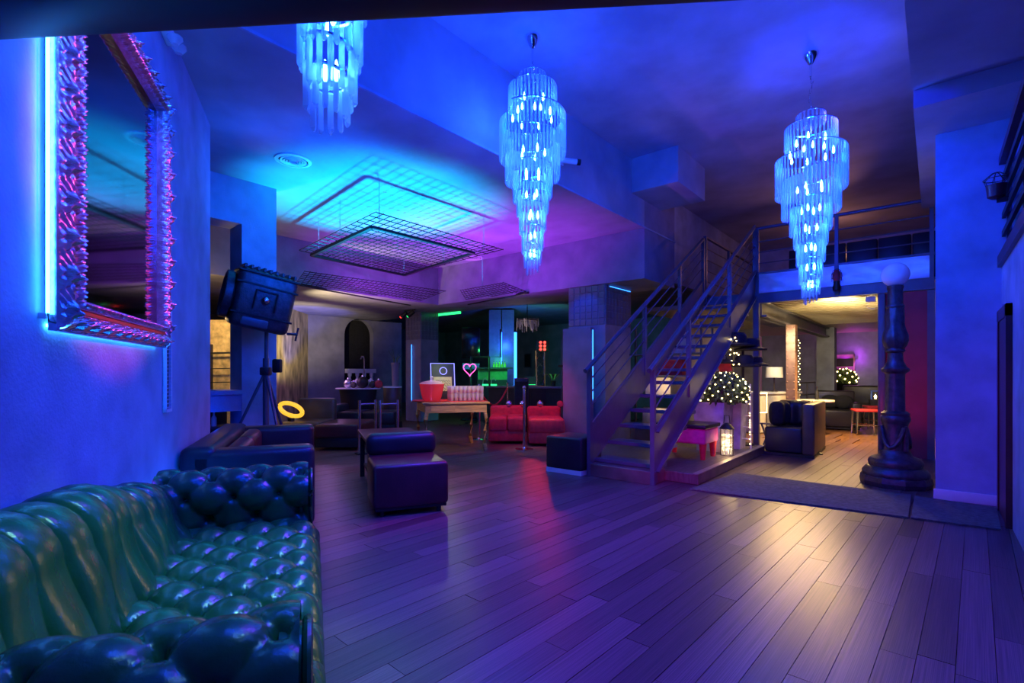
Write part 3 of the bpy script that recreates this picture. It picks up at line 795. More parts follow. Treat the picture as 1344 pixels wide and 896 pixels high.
def topiary(loc, r, nl, label, zs=.8, group=None, lights=60, br=.009):
    t = thing('topiary_ball', label, 'plant', loc, 0)
    mb = MB()
    for k in range(nl):
        z = rnd.uniform(-.55, 1); a = rnd.uniform(0, 2 * math.pi); q = math.sqrt(1 - z * z); rr = r * rnd.uniform(.72, 1)
        p = Vector((q * math.cos(a) * rr, q * math.sin(a) * rr, z * rr * zs)); d = Vector((rnd.uniform(-1, 1), rnd.uniform(-1, 1), rnd.uniform(-1, 1))).normalized(); e = d.orthogonal().normalized()
        s_ = .035 * r / .3
        v = [mb.bm.verts.new(p + d * s_ * 1.3), mb.bm.verts.new(p + e * s_ * .5), mb.bm.verts.new(p - d * s_ * 1.3), mb.bm.verts.new(p - e * s_ * .5)]
        mb.bm.faces.new(v)
    o = mb.build('foliage', leafm, t, 0); o['kind'] = 'stuff'
    MB().ball((0, 0, 0), r * .72, 16, 10, (1, 1, zs)).build('core', black, t)
    MB().tube((0, 0, -r * .9), (0, 0, 0), .02, 8).build('stem', oak_dark, t)
    l0 = None
    for k in range(lights):
        z = 1 - 1.45 * (k + .5) / lights; a = k * 2.39996; q = math.sqrt(max(0, 1 - z * z))
        p = Vector((q * math.cos(a) * r * 1.02, q * math.sin(a) * r * 1.02, z * r * zs * 1.02))
        if l0 is None: l0 = MB().ico((0, 0, 0), br, 1).build('fairy_light', led_warm, t); o = l0
        else: o = copyp(l0, t)
        o.location = p
    return t
p1 = on_pf(936, 590); p2 = on_pf(962, 587)
planter(p1, .44, .70, 'square violet-lit concrete planter behind the pink bench')
planter(p2, .34, .72, 'narrow concrete planter beside the metal lantern under the stairs')
topiary((p1.x + .12, p1.y + .05, PZ + .84), .35, 1500, 'big round topiary bush wound with warm fairy lights under the stairs', lights=90, br=.011)
lamp('POINT', 'fairy_glow', (p1.x + .50, p1.y - .15, PZ + .95), .6, WARM, .1)
# lantern
p = on_pf(954, 597)
t = thing('lantern', 'tall wire lantern full of warm string lights on the platform', 'lantern', p)
mb = MB()
for a in range(0, 360, 45): mb.tube((.085 * math.cos(R(a)), .085 * math.sin(R(a)), 0), (.085 * math.cos(R(a)), .085 * math.sin(R(a)), .36), .004, 5)
for z in (.005, .12, .24, .36): mb.path([(.085 * math.cos(a), .085 * math.sin(a), z) for a in [2 * math.pi * k / 20 for k in range(21)]], .005, 5)
mb.build('cage', iron, t)
MB().lathe([(.10, .36), (.06, .41), (.02, .44)], (0, 0, 0), 16).build('roof', black, t)
MB().path([(-.04, 0, .43), (-.03, 0, .54), (.03, 0, .54), (.04, 0, .43)], .005, 6).build('handle', black, t)
MB().lathe([(.07, 0), (.072, .34)], (0, 0, .005), 14).build('glass', clear, t)
l0 = None
for k in range(70):
    a = rnd.uniform(0, 6.28); rr = rnd.uniform(.02, .065)
    o = MB().ico((0, 0, 0), .006, 1).build('string_light', led_warm, t) if l0 is None else copyp(l0, t); l0 = l0 or o
    o.location = (rr * math.cos(a), rr * math.sin(a), rnd.uniform(.02, .28))
lamp('POINT', 'lantern_glow', p + Vector((.05, -.14, .2)), 2.2, WARM, .05)
# folding easel / ladder with fairy lights beside the planter
p = on_pf(976, 589); t = thing('light_ladder', 'slim white ladder frame wound with fairy lights beside the planter', 'ladder', p)
for x in (-.05, .10):
    MB().bar((x, 0, 0), (x * .6, .12, .95), .02, .015).build('rail', cream, t)
for k in range(5): MB().bar((-.04, .02 * k + .02, .15 + k * .17), (.08, .02 * k + .02, .15 + k * .17), .014, .014).build('rung', cream, t)
for k in range(26):
    o = copyp(l0, t); o.location = (rnd.choice((-.05, .09)) * (1 - k / 60), .12 * k / 26 - .015, .05 + k * .034); o.scale = (1.4, 1.4, 1.4)
# black round balloons / hats piled above the bush
ball_pos = [(966, 446, 7.9, .20), (985, 452, 8.1, .17), (977, 474, 7.9, .17), (950, 470, 8.2, .16), (993, 474, 8.2, .12)]
t = thing('mannequin_stand', 'dark stand dressed with black hats and a red scarf beside the balcony post', 'stand', on_pf(975, 583))
b0 = Vector(t.location)
MB().tube((0, 0, 0), (0, 0, 1.5), .02, 10).build('pole', black, t)
MB().lathe([(.17, 0), (.16, .02), (.03, .035)], (0, 0, 0), 20).build('foot', black, t)
for px, py, tt_, r in ball_pos:
    q = ht(px, py, 7.75) - b0
    MB().lathe([(r * 1.35, -.02), (r * 1.4, 0), (r * .8, .03), (r * .78, r * .7), (r * .6, r * .95), (.01, r)], q - Vector((0, 0, r * .4)), 18).build('hat', blackcloth, t)
q = ht(950, 478, 7.7) - b0
MB().prism([(q.x - .12, q.y, q.z - .14), (q.x + .12, q.y, q.z - .10), (q.x + .03, q.y, q.z + .22)], (0, .04, 0)).build('scarf', redfab, t)
for k in range(14):
    q = ht(rnd.uniform(958, 972), rnd.uniform(430, 490), 7.6) - b0; o = copyp(l0, t); o.location = q; o.scale = (1.8, 1.8, 1.8)
# framed picture frames / boxes stored under the stairs (seen between treads)
for k, (px, py, m, lb) in enumerate(((868, 505, cream, 'cream box shelved behind the open stair treads'), (880, 480, redfab, 'red patterned box shelved behind the open stair treads'), (862, 545, goldtex, 'gold case shelved behind the open stair treads'), (893, 452, cream, 'pale box on the top shelf behind the stair treads'), (850, 575, brownleather, 'brown leather case under the stairs'))):
    q = ht(px, py, 9.2 if k < 4 else 7.9)
    if k == 4: q.z = .12 + .17
    o = thing('storage_box', lb, 'box', (q.x, q.y, q.z - .17), R(10 * k))
    MB().bb(-.24, .24, -.16, .16, 0, .26, .01).build('body', m, o); MB().bb(-.25, .25, -.17, .17, .26, .31, .008).build('lid', m, o)
t = thing('storage_shelf', 'open black steel shelf standing behind the stairs', 'shelf', ht(874, 500, 9.2).xy.to_3d())
sx = t.location.copy()
zs = sorted({round(ht(px, py, 9.2).z - .175, 3) for px, py in ((868, 505), (880, 480), (862, 545), (893, 452))})
for z in zs: MB().bb(-.75, .75, -.3, .3, z - .02, z + .003).build('shelf_board', steel, t)
for x in (-.74, .74):
    for y in (-.28, .28): MB().bb(x - .015, x + .015, y - .015, y + .015, 0, 2.1).build('upright', steel, t)
lamp('POINT', 'stair_store_light', sx + Vector((.1, -.45, 1.0)), 4, WARM, .1)
# cube pouf beside the stairs
a_ = hz(716, 618); t = thing('cube_pouf', 'dark leather cube pouf with a pale base strip beside the stairs', 'pouf', a_, WZ * 0 + R(2))
MB().bb(0, .52, 0, .52, .05, .45, .03, 3).build('cushion', blueleather, t)
MB().bb(.005, .515, .005, .515, 0, .055).build('base_strip', white, t)

# ------------------------------------------------------------------ lamp post, mat, right side
def lamp_post():
    c = hz(1175, 636); K = c.dot(FW) / FPX; K2 = K * .93
    t = thing('lamp_post', 'ornate dark cast-iron street lamp post with a frosted globe', 'lamp post', c)
    zz = lambda py: CZ + (HOR - py) * K
    def lt(name, rows, seg=32, flute=None, m=iron): return MB().lathe([(h * K2, zz(y)) for h, y in rows], (0, 0, 0), seg, flute).build(name, m, t, 50)
    MB().lathe([(.32, 0), (.33, .05), (.32, .10), (.30, .12)], (0, 0, 0), 10).build('foot_block', iron, t, 20)
    lt('base', [(37, 626), (39, 622), (39, 618), (34, 612), (31, 611), (32, 606), (31, 603), (28, 600), (20, 597), (17, 590)], 32, lambda a, z: .006 * math.sin(16 * a))
    lt('drum', [(16, 592), (15, 586), (14.5, 560), (15.5, 555)], 32)
    lt('ring', [(15, 556), (17.5, 551), (17.5, 547), (16, 545), (17, 542), (13, 539)])
    lt('shaft', [(12, 541), (11.5, 538), (11, 492), (11.5, 489)], 36, lambda a, z: .004 * math.sin(a * 9 + z * 40) * math.sin(z * 60))
    lt('flare', [(12, 490), (16, 487), (16.5, 484), (13, 481), (9.5, 474), (8.8, 464), (9, 462)], 36, lambda a, z: .003 * math.sin(18 * a))
    lt('collar', [(9, 463), (11.5, 461), (11.5, 459), (9, 456)])
    lt('acanthus_bulb', [(9, 458), (12, 454), (14.5, 448), (14, 440), (11, 431), (9.5, 424), (10.5, 417), (9, 406), (9, 404)], 40, lambda a, z: .012 * abs(math.sin(4 * a + z * 7)) - .004 + .004 * math.sin(z * 90 + 3 * math.sin(5 * a)))
    lt('upper_ring', [(9, 405), (10.8, 403), (10.8, 401), (8.6, 399)])
    lt('fluted_neck', [(8.6, 400), (8.4, 380), (9.5, 378), (9.5, 375), (6, 374)], 32, lambda a, z: .004 * abs(math.sin(8 * a)))
    r = .132
    MB().ball((0, 0, zz(375) + r * .93), r, 28, 18).build('globe', opal, t)
    # garland swags round the drum
    for k in range(3):
        a0 = R(120 * k + 200); pts = []
        for j in range(11):
            a = a0 + R(110) * j / 10; h = zz(560) - .22 * math.sin(math.pi * j / 10); rr = 16.5 * K2
            pts.append((rr * math.cos(a), rr * math.sin(a), h))
        MB().path(pts, .022, 8).build('garland', iron, t)
        MB().tube((16 * K2 * math.cos(a0), 16 * K2 * math.sin(a0), zz(558)), (16 * K2 * math.cos(a0), 16 * K2 * math.sin(a0), zz(590)), .02, 8, .03).build('tassel', iron, t)
lamp_post()
for k, (px, lb) in enumerate(((((905, 642), (1192, 679), (1196, 650), (968, 621)), 'long grey carpet runner across the opening before the lamp post'), (((1196, 679.5), (1314, 695), (1308, 667), (1200, 651)), 'short grey carpet runner at the foot of the blue column'))):
    P_ = [hz(*q, .006) for q in px]
    o = MB().prism([(v.x, v.y, .0015) for v in P_], (0, 0, .012)).build('floor_runner', matmat); tag(o, lb, 'rug')
# right wall balcony with rails, caged spotlight, door frame
t = thing('gallery_railing', 'dark slatted gallery railing with a red ledge high on the right wall', 'railing', (.47, 3, 2.22))
MB().bb(-.03, .12, -2.5, 3.49, 0, .10).build('ledge', redleather, t, 30)
for z in (.28, .45, .62, .79): MB().bb(0, .025, -2.5, 3.49, z, z + .05).build('rail', black, t, 30)
MB().bb(-.02, .05, -2.5, 3.49, .95, 1.02).build('handrail', redleather, t, 30)
for y in (3.4, 2.3, 1.2, .1): MB().bb(0.026, .06, y - .02, y + .02, .1, .96).build('post', steel, t, 30)
p = hx(1308, 252, .40)
t = thing('stage_spot', 'small caged red stage spotlight clamped to the gallery rail', 'spotlight', (.40, p.y, p.z))
MB().lathe([(.03, -.06), (.06, -.04), (.07, .06)], (0, 0, 0), 16).build('can', redleather, t)
mb = MB()
for k in range(7): mb.path([(.07 * math.cos(k * .9), .07 * math.sin(k * .9), .06), (.085 * math.cos(k * .9), .085 * math.sin(k * .9), .11), (.03 * math.cos(k * .9), .03 * math.sin(k * .9), .16), (0, 0, .17)], .004, 5)
mb.path([(.086 * math.cos(a), .086 * math.sin(a), .11) for a in [2 * math.pi * k / 18 for k in range(19)]], .004, 5); mb.build('cage', iron, t)
MB().bb(.0, .075, -.015, .015, -.09, -.05).build('clamp', black, t)
struct('door_1', MB().bb(.44, .469, 5.7, 6.3, 0, 1.70).bb(.43, .469, 5.62, 5.7, 0, 1.8).bb(.43, .469, 6.3, 6.38, 0, 1.8).bb(.43, .469, 5.62, 6.38, 1.70, 1.8), redleather)

# ------------------------------------------------------------------ tiled column by the stairs
def column(name, x0, x1, y0, y1, zt, label_panel):
    c = struct(name, MB().bb(x0, x1, y0, y1, 0, SC - .002), plaster_dark)
    n = int((x1 - x0) / .115); m = int((y1 - y0) / .115); rows = int((SC - zt) / .115)
    a = MB().bb(0, .108, -.012, 0, 0, .108, .004, 1).build('tile', tilem, c, 30)
    b = MB().bb(0, .012, 0, .108, 0, .108, .004, 1).build('tile', tilem, c, 30)
    fa = fb = True
    for r_ in range(rows):
        z = SC - .12 - r_ * .115
        for i in range(n):
            o = a if fa else copyp(a, c); fa = False; o.location = (x0 + .01 + i * (x1 - x0 - .01) / n, y0, z)
        for i in range(m):
            o = b if fb else copyp(b, c); fb = False; o.location = (x1, y0 + .01 + i * (y1 - y0 - .01) / m, z)
    return c
column('wall_column', -5.1, -4.35, 7.66, 8.60, 2.05, '')
# cladding panel with LED edge
pxa = hy(779, 500, 7.60).x
struct('trim_9', MB().bb(-5.12, pxa, 7.50, 7.60, 0, 2.02), plaster_dark)
def led_bar(p, q, m, label, r=.008):
    o = thing('led_bar', label, 'light', p)
    d = Vector(q) - Vector(p)
    MB().tube((0, 0, 0), d, r, 8).build('tube', m, o); MB().tube(d * -.005, d * .02, r * 1.6, 8).build('end_cap', white, o)
    return o
led_bar((pxa + .012, 7.56, .75), (pxa + .012, 7.56, 1.98), led_blue, 'upright blue LED bar on the edge of the tiled column')
led_bar((-4.33, 7.75, SC - .03), (-4.33, 8.55, SC - .03), led_blue, 'blue LED bar along the top of the tiled column', .006)
# centre column
c = column('wall_column_centre', -10.5, -9.9, 8.2, 8.78, 2.0, '')
q = ht(561, 490, 12.9)
led_bar((-10.22, 8.16, .5), (-10.22, 8.16, 1.95), led_blue, 'upright blue LED bar on the column beyond the wooden table')
q = hy(589, 414, 8.8); led_bar((q.x - .42, 8.8, SC - .031), (q.x + .42, 8.8, SC - .031), led_green, 'green LED bar under the soffit beyond the wooden table', .03)

# ------------------------------------------------------------------ hanging mesh grids
def mesh_grid(corners, z, nu, nv, label, bars, wires):
    P_ = [hz(px, py, z) for px, py in corners]; c0 = sum(P_, Vector()) / 4
    t = thing('hanging_grid', label, 'grid', c0)
    P_ = [p - c0 for p in P_]
    bl = lambda u, v: (P_[0] * (1 - u) + P_[1] * u) * (1 - v) + (P_[3] * (1 - u) + P_[2] * u) * v
    mb = MB()
    for i in range(nu + 1): mb.tube(bl(i / nu, 0), bl(i / nu, 1), .006, 4)
    for i in range(nv + 1): mb.tube(bl(0, i / nv) + Vector((0, 0, .008)), bl(1, i / nv) + Vector((0, 0, .008)), .006, 4)
    o = mb.build('wire_mesh', meshm, t, 0); o['kind'] = 'stuff'
    B = [hz(px, py, z - .03) - c0 for px, py in bars]
    for i in range(len(B) - (0 if len(B) == 4 else 1)): MB().bar(B[i], B[(i + 1) % len(B)], .05, .035).build('frame_bar', black, t)
    for u, v in wires:
        p = bl(u, v); MB().tube(p, p + Vector((0, 0, LC - z)), .006, 5).build('hanging_wire', chrome, t)
    return t
mesh_grid([(393, 328.6), (494, 278.6), (660.6, 327.7), (531, 361)], 3.10, 15, 22, 'suspended black wire grid with a square black bar frame under the cyan-lit ceiling',
          [(409, 335), (488, 298), (622, 332), (531, 361)], [(.1, .1), (.9, .08), (.5, .5), (.92, .9), (.1, .9), (.5, .05), (.5, .95)])
mesh_grid([(388, 373), (400, 356), (585, 382), (538, 400)], 2.80, 8, 30, 'lower suspended wire grid strip along the left soffit', [(388, 373), (538, 400)], [(.0, .05), (0, .35), (0, .65), (0, .97)])
mesh_grid([(615, 399), (604, 381), (660, 371), (693, 384)], 2.80, 8, 16, 'lower suspended wire grid strip before the back soffit', [(615, 399), (693, 384)], [(0, .05), (0, .5), (0, .97), (.9, .5)])
# round ceiling diffusers, slot frames
def diffuser(px, py, z, r, label):
    p = hz(px, py, z); t = thing('ceiling_diffuser', label, 'vent', p)
    MB().lathe([(r, 0), (r * 1.0, -.012), (r * .82, -.018), (r * .80, 0)], (0, 0, 0), 32).build('rim', white, t)
    for k in range(4):
        a = r * (.72 - .16 * k); MB().lathe([(a, -.004), (a, -.02 - .004 * k), (a * .84, -.014 - .004 * k), (a * .84, -.004)], (0, 0, 0), 28).build('cone_ring', white, t)
    MB().lathe([(r * .8, 0), (r * .8, -.003)], (0, 0, 0), 28).build('throat', black, t)
diffuser(385, 210, LC, .19, 'round white ceiling air diffuser in the low blue ceiling')
diffuser(619, 338, LC, .24, 'round ceiling diffuser above the suspended wire grid')
# security camera on the beam
p = hx(736, 212, XB + .02)
t = thing('security_camera', 'small white security camera on the beam behind the chandelier', 'camera', p)
MB().bb(-.018, .02, -.03, .03, -.05, .03).build('bracket', white, t)
MB().tube((.02, -.05, 0), (.16, .12, -.01), .035, 12).build('body', white, t); MB().tube((.16, .12, -.01), (.19, .155, -.012), .037, 12).build('hood', black, t)

# ------------------------------------------------------------------ wooden console table and drinks
def console():
    a_ = hz(557, 528.6, .78); b_ = hz(641, 527, .78); d = b_ - a_; rz = math.atan2(d.y, d.x); Wd = d.length; Dp = 1.05
    t = thing('wooden_table', 'oak side table with curved legs carrying glasses and a drinks bowl', 'table', (a_.x, a_.y, 0), rz)
    MB().bb(-.02, Wd + .02, -.02, Dp, .75, .78, .006).build('tabletop', oak, t)
    MB().bb(.02, Wd - .02, .02, Dp - .03, .62, .75).build('apron', oak, t, 30)
    MB().bb(.10, Wd / 2 - .03, .008, .02, .64, .73).build('drawer', oak, t); 
    for x in (.05, Wd - .05):
        for y in (.05, Dp - .06):
            sx_ = -1 if x < .2 else 1
            MB().path([(x, y, .64), (x + sx_ * .025, y, .52), (x + sx_ * .012, y, .32), (x - sx_ * .005, y, .12), (x + sx_ * .02, y, .0)], .032, 8).build('leg', oak, t)
    F = Matrix.Translation((a_.x, a_.y, 0)) @ Matrix.Rotation(rz, 4, 'Z')
    ob = lambda x, y, z=.78: F @ Vector((x, y, z))
    # drinks bowl
    g = thing('drinks_bowl', 'faceted glass punch bowl with a lid glowing red', 'bowl', ob(.18, .42))
    MB().lathe([(.13, 0), (.14, .02), (.15, .06), (.19, .20), (.20, .26), (.21, .27), (.195, .262), (.18, .2), (.14, .05)], (0, 0, 0), 32, lambda a, z: .008 * abs(math.sin(8 * a)) if .03 < z < .19 else 0).build('bowl', redglass, g)
    MB().lathe([(.205, .27), (.17, .30), (.06, .325), (.03, .33), (.025, .36), (.035, .38), (.005, .40)], (0, 0, 0), 28).build('lid', clear, g)
    tr = thing('round_tray', 'round red drinks tray under the glass bowl', 'tray', ob(.20, .42, .78))
    MB().lathe([(.30, -.0), (.32, .004), (.33, .016), (.32, .016), (.30, .006)], (0, 0, 0), 32).build('tray', redfab, tr)
    g.location.z += .008
    tr2 = thing('oval_tray', 'red tray carrying rows of tumblers on the oak table', 'tray', ob(.71, .32, .78), rz)
    MB().bb(-.31, .31, -.22, .22, 0, .008, .003).build('tray_plate', redfab, tr2)
    # tumblers
    def tumbler(loc):
        o = thing('tumbler', 'cut glass tumbler stacked in rows on the red tray', 'glass', loc, 0, 'tumblers on the red tray')
        MB().lathe([(.026, 0), (.028, .004), (.032, .115), (.029, .115), (.026, .012)], (0, 0, 0), 12, lambda a, z: .0015 * math.cos(6 * a)).build('cup', clear, o)
        MB().lathe([(.025, .012), (.0275, .05)], (0, 0, 0), 10).build('drink', redglass, o)
        return o
    t0 = None
    for lay in range(2):
        for j in range(4):
            for i in range(8):
                l = F @ Vector((.71 - .245 + i * .07, .32 - .105 + j * .07, .7885 + lay * .118))
                lb = 'cut glass tumbler in the %s layer of the rows on the red tray' % ('upper' if lay else 'lower')
                if t0 is None: t0 = tumbler(l); t0['label'] = lb
                else: dup(t0, l, None, lb)
    # menu board with neon edge
    m = thing('menu_board', 'leaning black menu board outlined in violet neon with a ring and scribbled panel', 'board', ob(.42, .72), rz)
    M = Matrix.Rotation(R(-9), 4, 'X')
    w_, h = .40, .62
    MB().box((0, 0, h / 2), (w_, .02, h), 0, .0, 2, M).build('board', black, m)
    P_ = [M @ Vector((x, -.02, z)) for x, z in ((-w_ / 2, .0), (-w_ / 2, h), (w_ / 2, h), (w_ / 2, .0))]
    MB().path(P_, .007, 8).build('neon_outline', led_violet, m)
    MB().path([M @ Vector((.01 + .06 * math.cos(a), -.025, .49 + .06 * math.sin(a))) for a in [2 * math.pi * k / 24 for k in range(25)]], .006, 6).build('neon_ring', led_violet, m)
    pn_ = MB().box((0, -.012, .27), (.30, .008, .24), 0, 0, 2, M).build('panel', mat('lime_panel', (.55, .62, .25), .6), m)
    sq = MB()
    for k in range(5):
        sq.path([M @ Vector((-.13 + .26 * j / 16, -.018, .16 + .04 * k + .018 * math.sin(j * (1.3 + .3 * k) + k))) for j in range(17)], .004, 5)
    sq.build('scribble', black, pn_)
    lamp('POINT', 'board_light', ob(.42, .30, 1.45), 6, (.8, 1, .4), .03)
    # neon heart on a stick
    hN = thing('neon_heart', 'small pink neon heart on a thin stick at the oak table', 'light', ob(Wd - .16, .60))
    hp = [(.012 * 16 * math.sin(a) ** 3 * .55, 0, .52 + .0072 * (13 * math.cos(a) - 5 * math.cos(2 * a) - 2 * math.cos(3 * a) - math.cos(4 * a))) for a in [2 * math.pi * k / 36 for k in range(37)]]
    hp = [RT * x + Vector((0, 0, z)) for x, y, z in hp]
    MB().path(hp, .008, 6).build('neon_tube', led_pink, hN); MB().tube((0, 0, 0), (0, 0, .41), .004, 6).build('stick', black, hN); MB().bb(-.03, .03, -.03, .03, 0, .01).build('foot', black, hN)
    lamp('SPOT', 'table_warm', ob(1.5, -1.6, 1.7), 130, (1, .62, .18), .05, ob(.6, .2, .6), 34, .6)
    lamp('SPOT', 'table_red', ob(.45, -.15, 2.5), 60, (1, .10, .14), .05, ob(.45, .4, .8), 46, .6)
console()
# brass rail posts at the left of the table
for px0, px1, py0, py1, lb in ((472, 493, 525, 580, 'slim red-lit post rail beside the coffee table'), (499, 522, 524, 580, 'slim red-lit post rail next to the oak table')):
    a_ = hz(px0, 596); b_ = hz(px1, 594); t = thing('post_rail', lb, 'rail', a_, math.atan2((b_ - a_).y, (b_ - a_).x)); ln = (b_ - a_).length
    for x in (0, ln): MB().tube((x, 0, 0), (x, 0, .82), .022, 10).build('post', chrome, t)
    MB().tube((0, 0, .76), (ln, 0, .76), .012, 8).build('bar', chrome, t)
    MB().bb(-.05, ln + .05, -.08, .08, 0, .02).build('base_plate', black, t)
# stanchions with rope
prev = None
for k, (px, py) in enumerate(((629, 577), (666, 562), (688, 590))):
    lb = ('chrome queue post beside the oak table', 'chrome queue post in front of the bar counter', 'chrome queue post standing in the white floor light')[k]
    p = hz(px, py); t = thing('queue_post', lb, 'post', p); h = .98
    MB().lathe([(.15, 0), (.15, .015), (.03, .03), (.02, .05)], (0, 0, 0), 24).build('base', chrome, t)
    MB().tube((0, 0, .04), (0, 0, h), .022, 12).build('pole', chrome, t); MB().ball((0, 0, h + .02), .03).build('cap', chrome, t)
    if prev is not None and k == 2:
        q = prev - p
        pass
    if k == 1:
        q = hz(629, 577) - p
        MB().path([(q * u) + Vector((0, 0, h - .08 - .32 * math.sin(math.pi * u))) for u in [i / 12 for i in range(13)]], .018, 8).build('rope', redfab, t)
    prev = p
lamp('SPOT', 'floor_spot', hz(700, 590) + Vector((.2, .6, 2.7)), 70, (1, .9, .75), .03, hz(702, 590), 24, .4)

# red sofas in front of the bar
def red_sofa(px0, px1, py, label, seg):
    a_ = hz(px0, py); b_ = hz(px1, py); d = b_ - a_; t = thing('red_sofa', label, 'sofa', a_, math.atan2(d.y, d.x)); Ln = d.length
    MB().bb(0, Ln, .02, .9, .05, .24, .02).build('base', redfab, t)
    for i in range(seg): MB().bb(Ln * i / seg + .004, Ln * (i + 1) / seg - .004, 0, .85, .22, .46, .04, 3).build('seat_cushion', redfab, t)
    MB().bb(0, Ln, .72, .95, .2, .62, .05, 3).build('backrest', redfab, t)
    return t
red_sofa(641, 690, 583, 'red upholstered sofa beside the chrome queue post', 2)
red_sofa(694, 742, 586, 'red upholstered sofa end beside the tiled column', 1)
for px, py, cc_, lb in ((668, 570, led_violet, 'small glowing disco ball standing on the red sofa'), (686, 566, chrome, 'mirrored ball on the back of the red sofa'), (709, 568, chrome, 'silver ball ornament on the red sofa end'), (735, 563, redglass, 'red glass ball ornament on the red sofa end')):
    p = ht(px, 541, 9.0); p.z = .62
    o = thing('ball_ornament', lb, 'ornament', p); MB().ico((0, 0, .06), .06, 2).build('ball', cc_ if cc_ is not led_violet else mat('disco', (.5, .5, .9), .15, .9), o); MB().lathe([(.03, 0), (.025, .01), (.01, .02)], (0, 0, 0), 10).build('stand', black, o)
lamp('SPOT', 'red_sofa_light', hz(696, 590) + Vector((0.0, .1, 2.5)), 90, RED, .08, hz(696, 578), 62, .7)

# ------------------------------------------------------------------ display by the arch
t = thing('balustrade', 'white balustrade standing in the dark arched niche', 'balustrade', (-12.62, ya, 0))
wy = yb - ya
MB().bb(-.06, .06, 0, wy, 1.22, 1.34).build('top_rail', white, t, 30); MB().bb(-.06, .06, 0, wy, .5, .6).build('bottom_rail', white, t, 30); MB().bb(-.05, .05, 0, wy, 0, .5).build('plinth', plaster_dark, t, 30)
for k in range(4): MB().lathe([(.05, .6), (.06, .66), (.035, .72), (.07, .85), (.05, 1.0), (.035, 1.1), (.055, 1.16), (.055, 1.22)], (0, wy * (k + .5) / 4, 0), 12).build('baluster', white, t)
def at(px, py, tt_, z=None):
    p = ht(px, py, tt_)
    if z is not None: p.z = z
    return p
c = at(470, 509, 11.3, 0); zt = at(470, 509, 11.3).z
t = thing('display_tub', 'black oval tub with a white rim filled with baubles', 'tub', c, TH)
mb = MB().lathe([(.30, 0), (.34, .25), (.42, zt - .02)], (0, 0, 0), 32); bmesh.ops.scale(mb.bm, vec=(1, .6, 1), verts=mb.bm.verts[:]); mb.build('tub', black, t)
mb = MB().lathe([(.40, zt - .03), (.50, zt - .02), (.50, zt), (.40, zt)], (0, 0, 0), 32); bmesh.ops.scale(mb.bm, vec=(1, .6, 1), verts=mb.bm.verts[:]); mb.build('rim', white, t)
for px, r, m, lb in ((457, .10, gold, 'silver bauble in the black tub'), (464, .07, brownleather, 'brown bauble in the black tub'), (476, .13, black, 'large black bauble in the black tub'), (489, .08, blueleather, 'blue-black bauble in the black tub'), (497, .09, redglass, 'red glass bauble at the end of the black tub')):
    p = at(px, 509, 11.25, zt); o = thing('bauble', lb, 'ornament', p); MB().ball((0, 0, r), r, 16, 12).build('ball', m, o); MB().lathe([(.02, 0), (.02, .03), (.005, .05)], (0, 0, 2 * r - .01), 10).build('cap', chrome, o)
p = at(478, 502, 11.42, zt); t = thing('coral_ornament', 'white rough coral ornament behind the baubles', 'ornament', p)
for k in range(9): MB().ico(((k - 4) * .05 * RT.x, (k - 4) * .05 * RT.y, .1 + .05 * math.sin(k * 2.1)), .075, 1).build('lobe', white, t, 0)
MB().bb(-.1, .1, -.05, .05, 0, .06).build('base', white, t)
p = at(478, 520, 12.0, 0); t = thing('tall_tap', 'tall thin standpipe tap in front of the arch', 'tap', p)
MB().path([(0, 0, 0), (0, 0, 1.55), (-.03, 0, 1.62), (-.10, 0, 1.62), (-.14, 0, 1.56)], .016, 8).build('pipe', steel, t); MB().lathe([(.08, 0), (.08, .02), (.02, .03)], (0, 0, 0), 16).build('foot', steel, t)
p = at(515, 540, 11.9, 0); t = thing('side_drum', 'dark drum side table with a pale top beside the tub', 'table', p)
MB().lathe([(.2, 0), (.21, .02), (.21, .86), (.2, .88)], (0, 0, 0), 24).build('drum', brownleather, t); MB().lathe([(.22, .88), (.22, .91)], (0, 0, 0), 24).build('top', white, t)
p = at(519, 505, 11.9, .912); t = thing('tall_vase', 'tall grey vase standing on the drum side table', 'vase', p)
MB().lathe([(.07, 0), (.08, .1), (.09, .45), (.11, .56), (.10, .56), (.08, .5)], (0, 0, 0), 20).build('vase', plaster_dark, t)
for k in range(6):
    a = k * 1.05; MB().path([(0, 0, .4), (.06 * math.cos(a), .06 * math.sin(a), .65), (.16 * math.cos(a), .16 * math.sin(a), .72 + .03 * k)], .006, 5).build('stem', leafm, t)
# gold window panel with rail behind the pillar recess
a_, b_ = at(299, 470, 8.2), at(331, 470, 8.2); d = b_ - a_
t = thing('gold_panel', 'gold-lit marbled panel behind the blue pillar', 'panel', (a_.x, a_.y, 0), math.atan2(d.y, d.x))
MB().bb(-.3, d.length + .3, .0, .06, .0, 2.1).build('panel', mat('gold_marble', (.62, .46, .20), .5, vary=.5, scale=9, bump=.3), t, 30)
for z in (1.55, 1.3, 1.08): MB().bar((-.25, -.12, z), (d.length + .25, -.12, z + .02), .02, .03 if z > 1.5 else .015).build('bar', black, t)
MB().bb(-.28, -.24, -.14, 0, 0, 1.7).build('post', black, t)
lamp('POINT', 'gold_panel_light', (a_ + b_) / 2 + Vector((.35, -.75, .5)), 36, WARM, .1)
for k in range(5):
    o = thing('small_bottle', 'small blue-lit bottle on the shelf under the recess counter', 'bottle', (-6.62, 1.95 + k * .09, .0), 0, 'bottles under the recess counter')
    o.location.z = .60
    MB().lathe([(.03, 0), (.03, .10), (.012, .13), (.012, .17)], (0, 0, 0), 10).build('glass', clear, o); MB().lathe([(.014, .17), (.014, .19)], (0, 0, 0), 10).build('stopper', white, o)
struct('trim_10', MB().bb(-6.88, -6.5, 1.4, 2.56, .57, .60), black)
lamp('POINT', 'counter_light', (-6.35, 2.2, .70), 1.5, BLUE, .04)
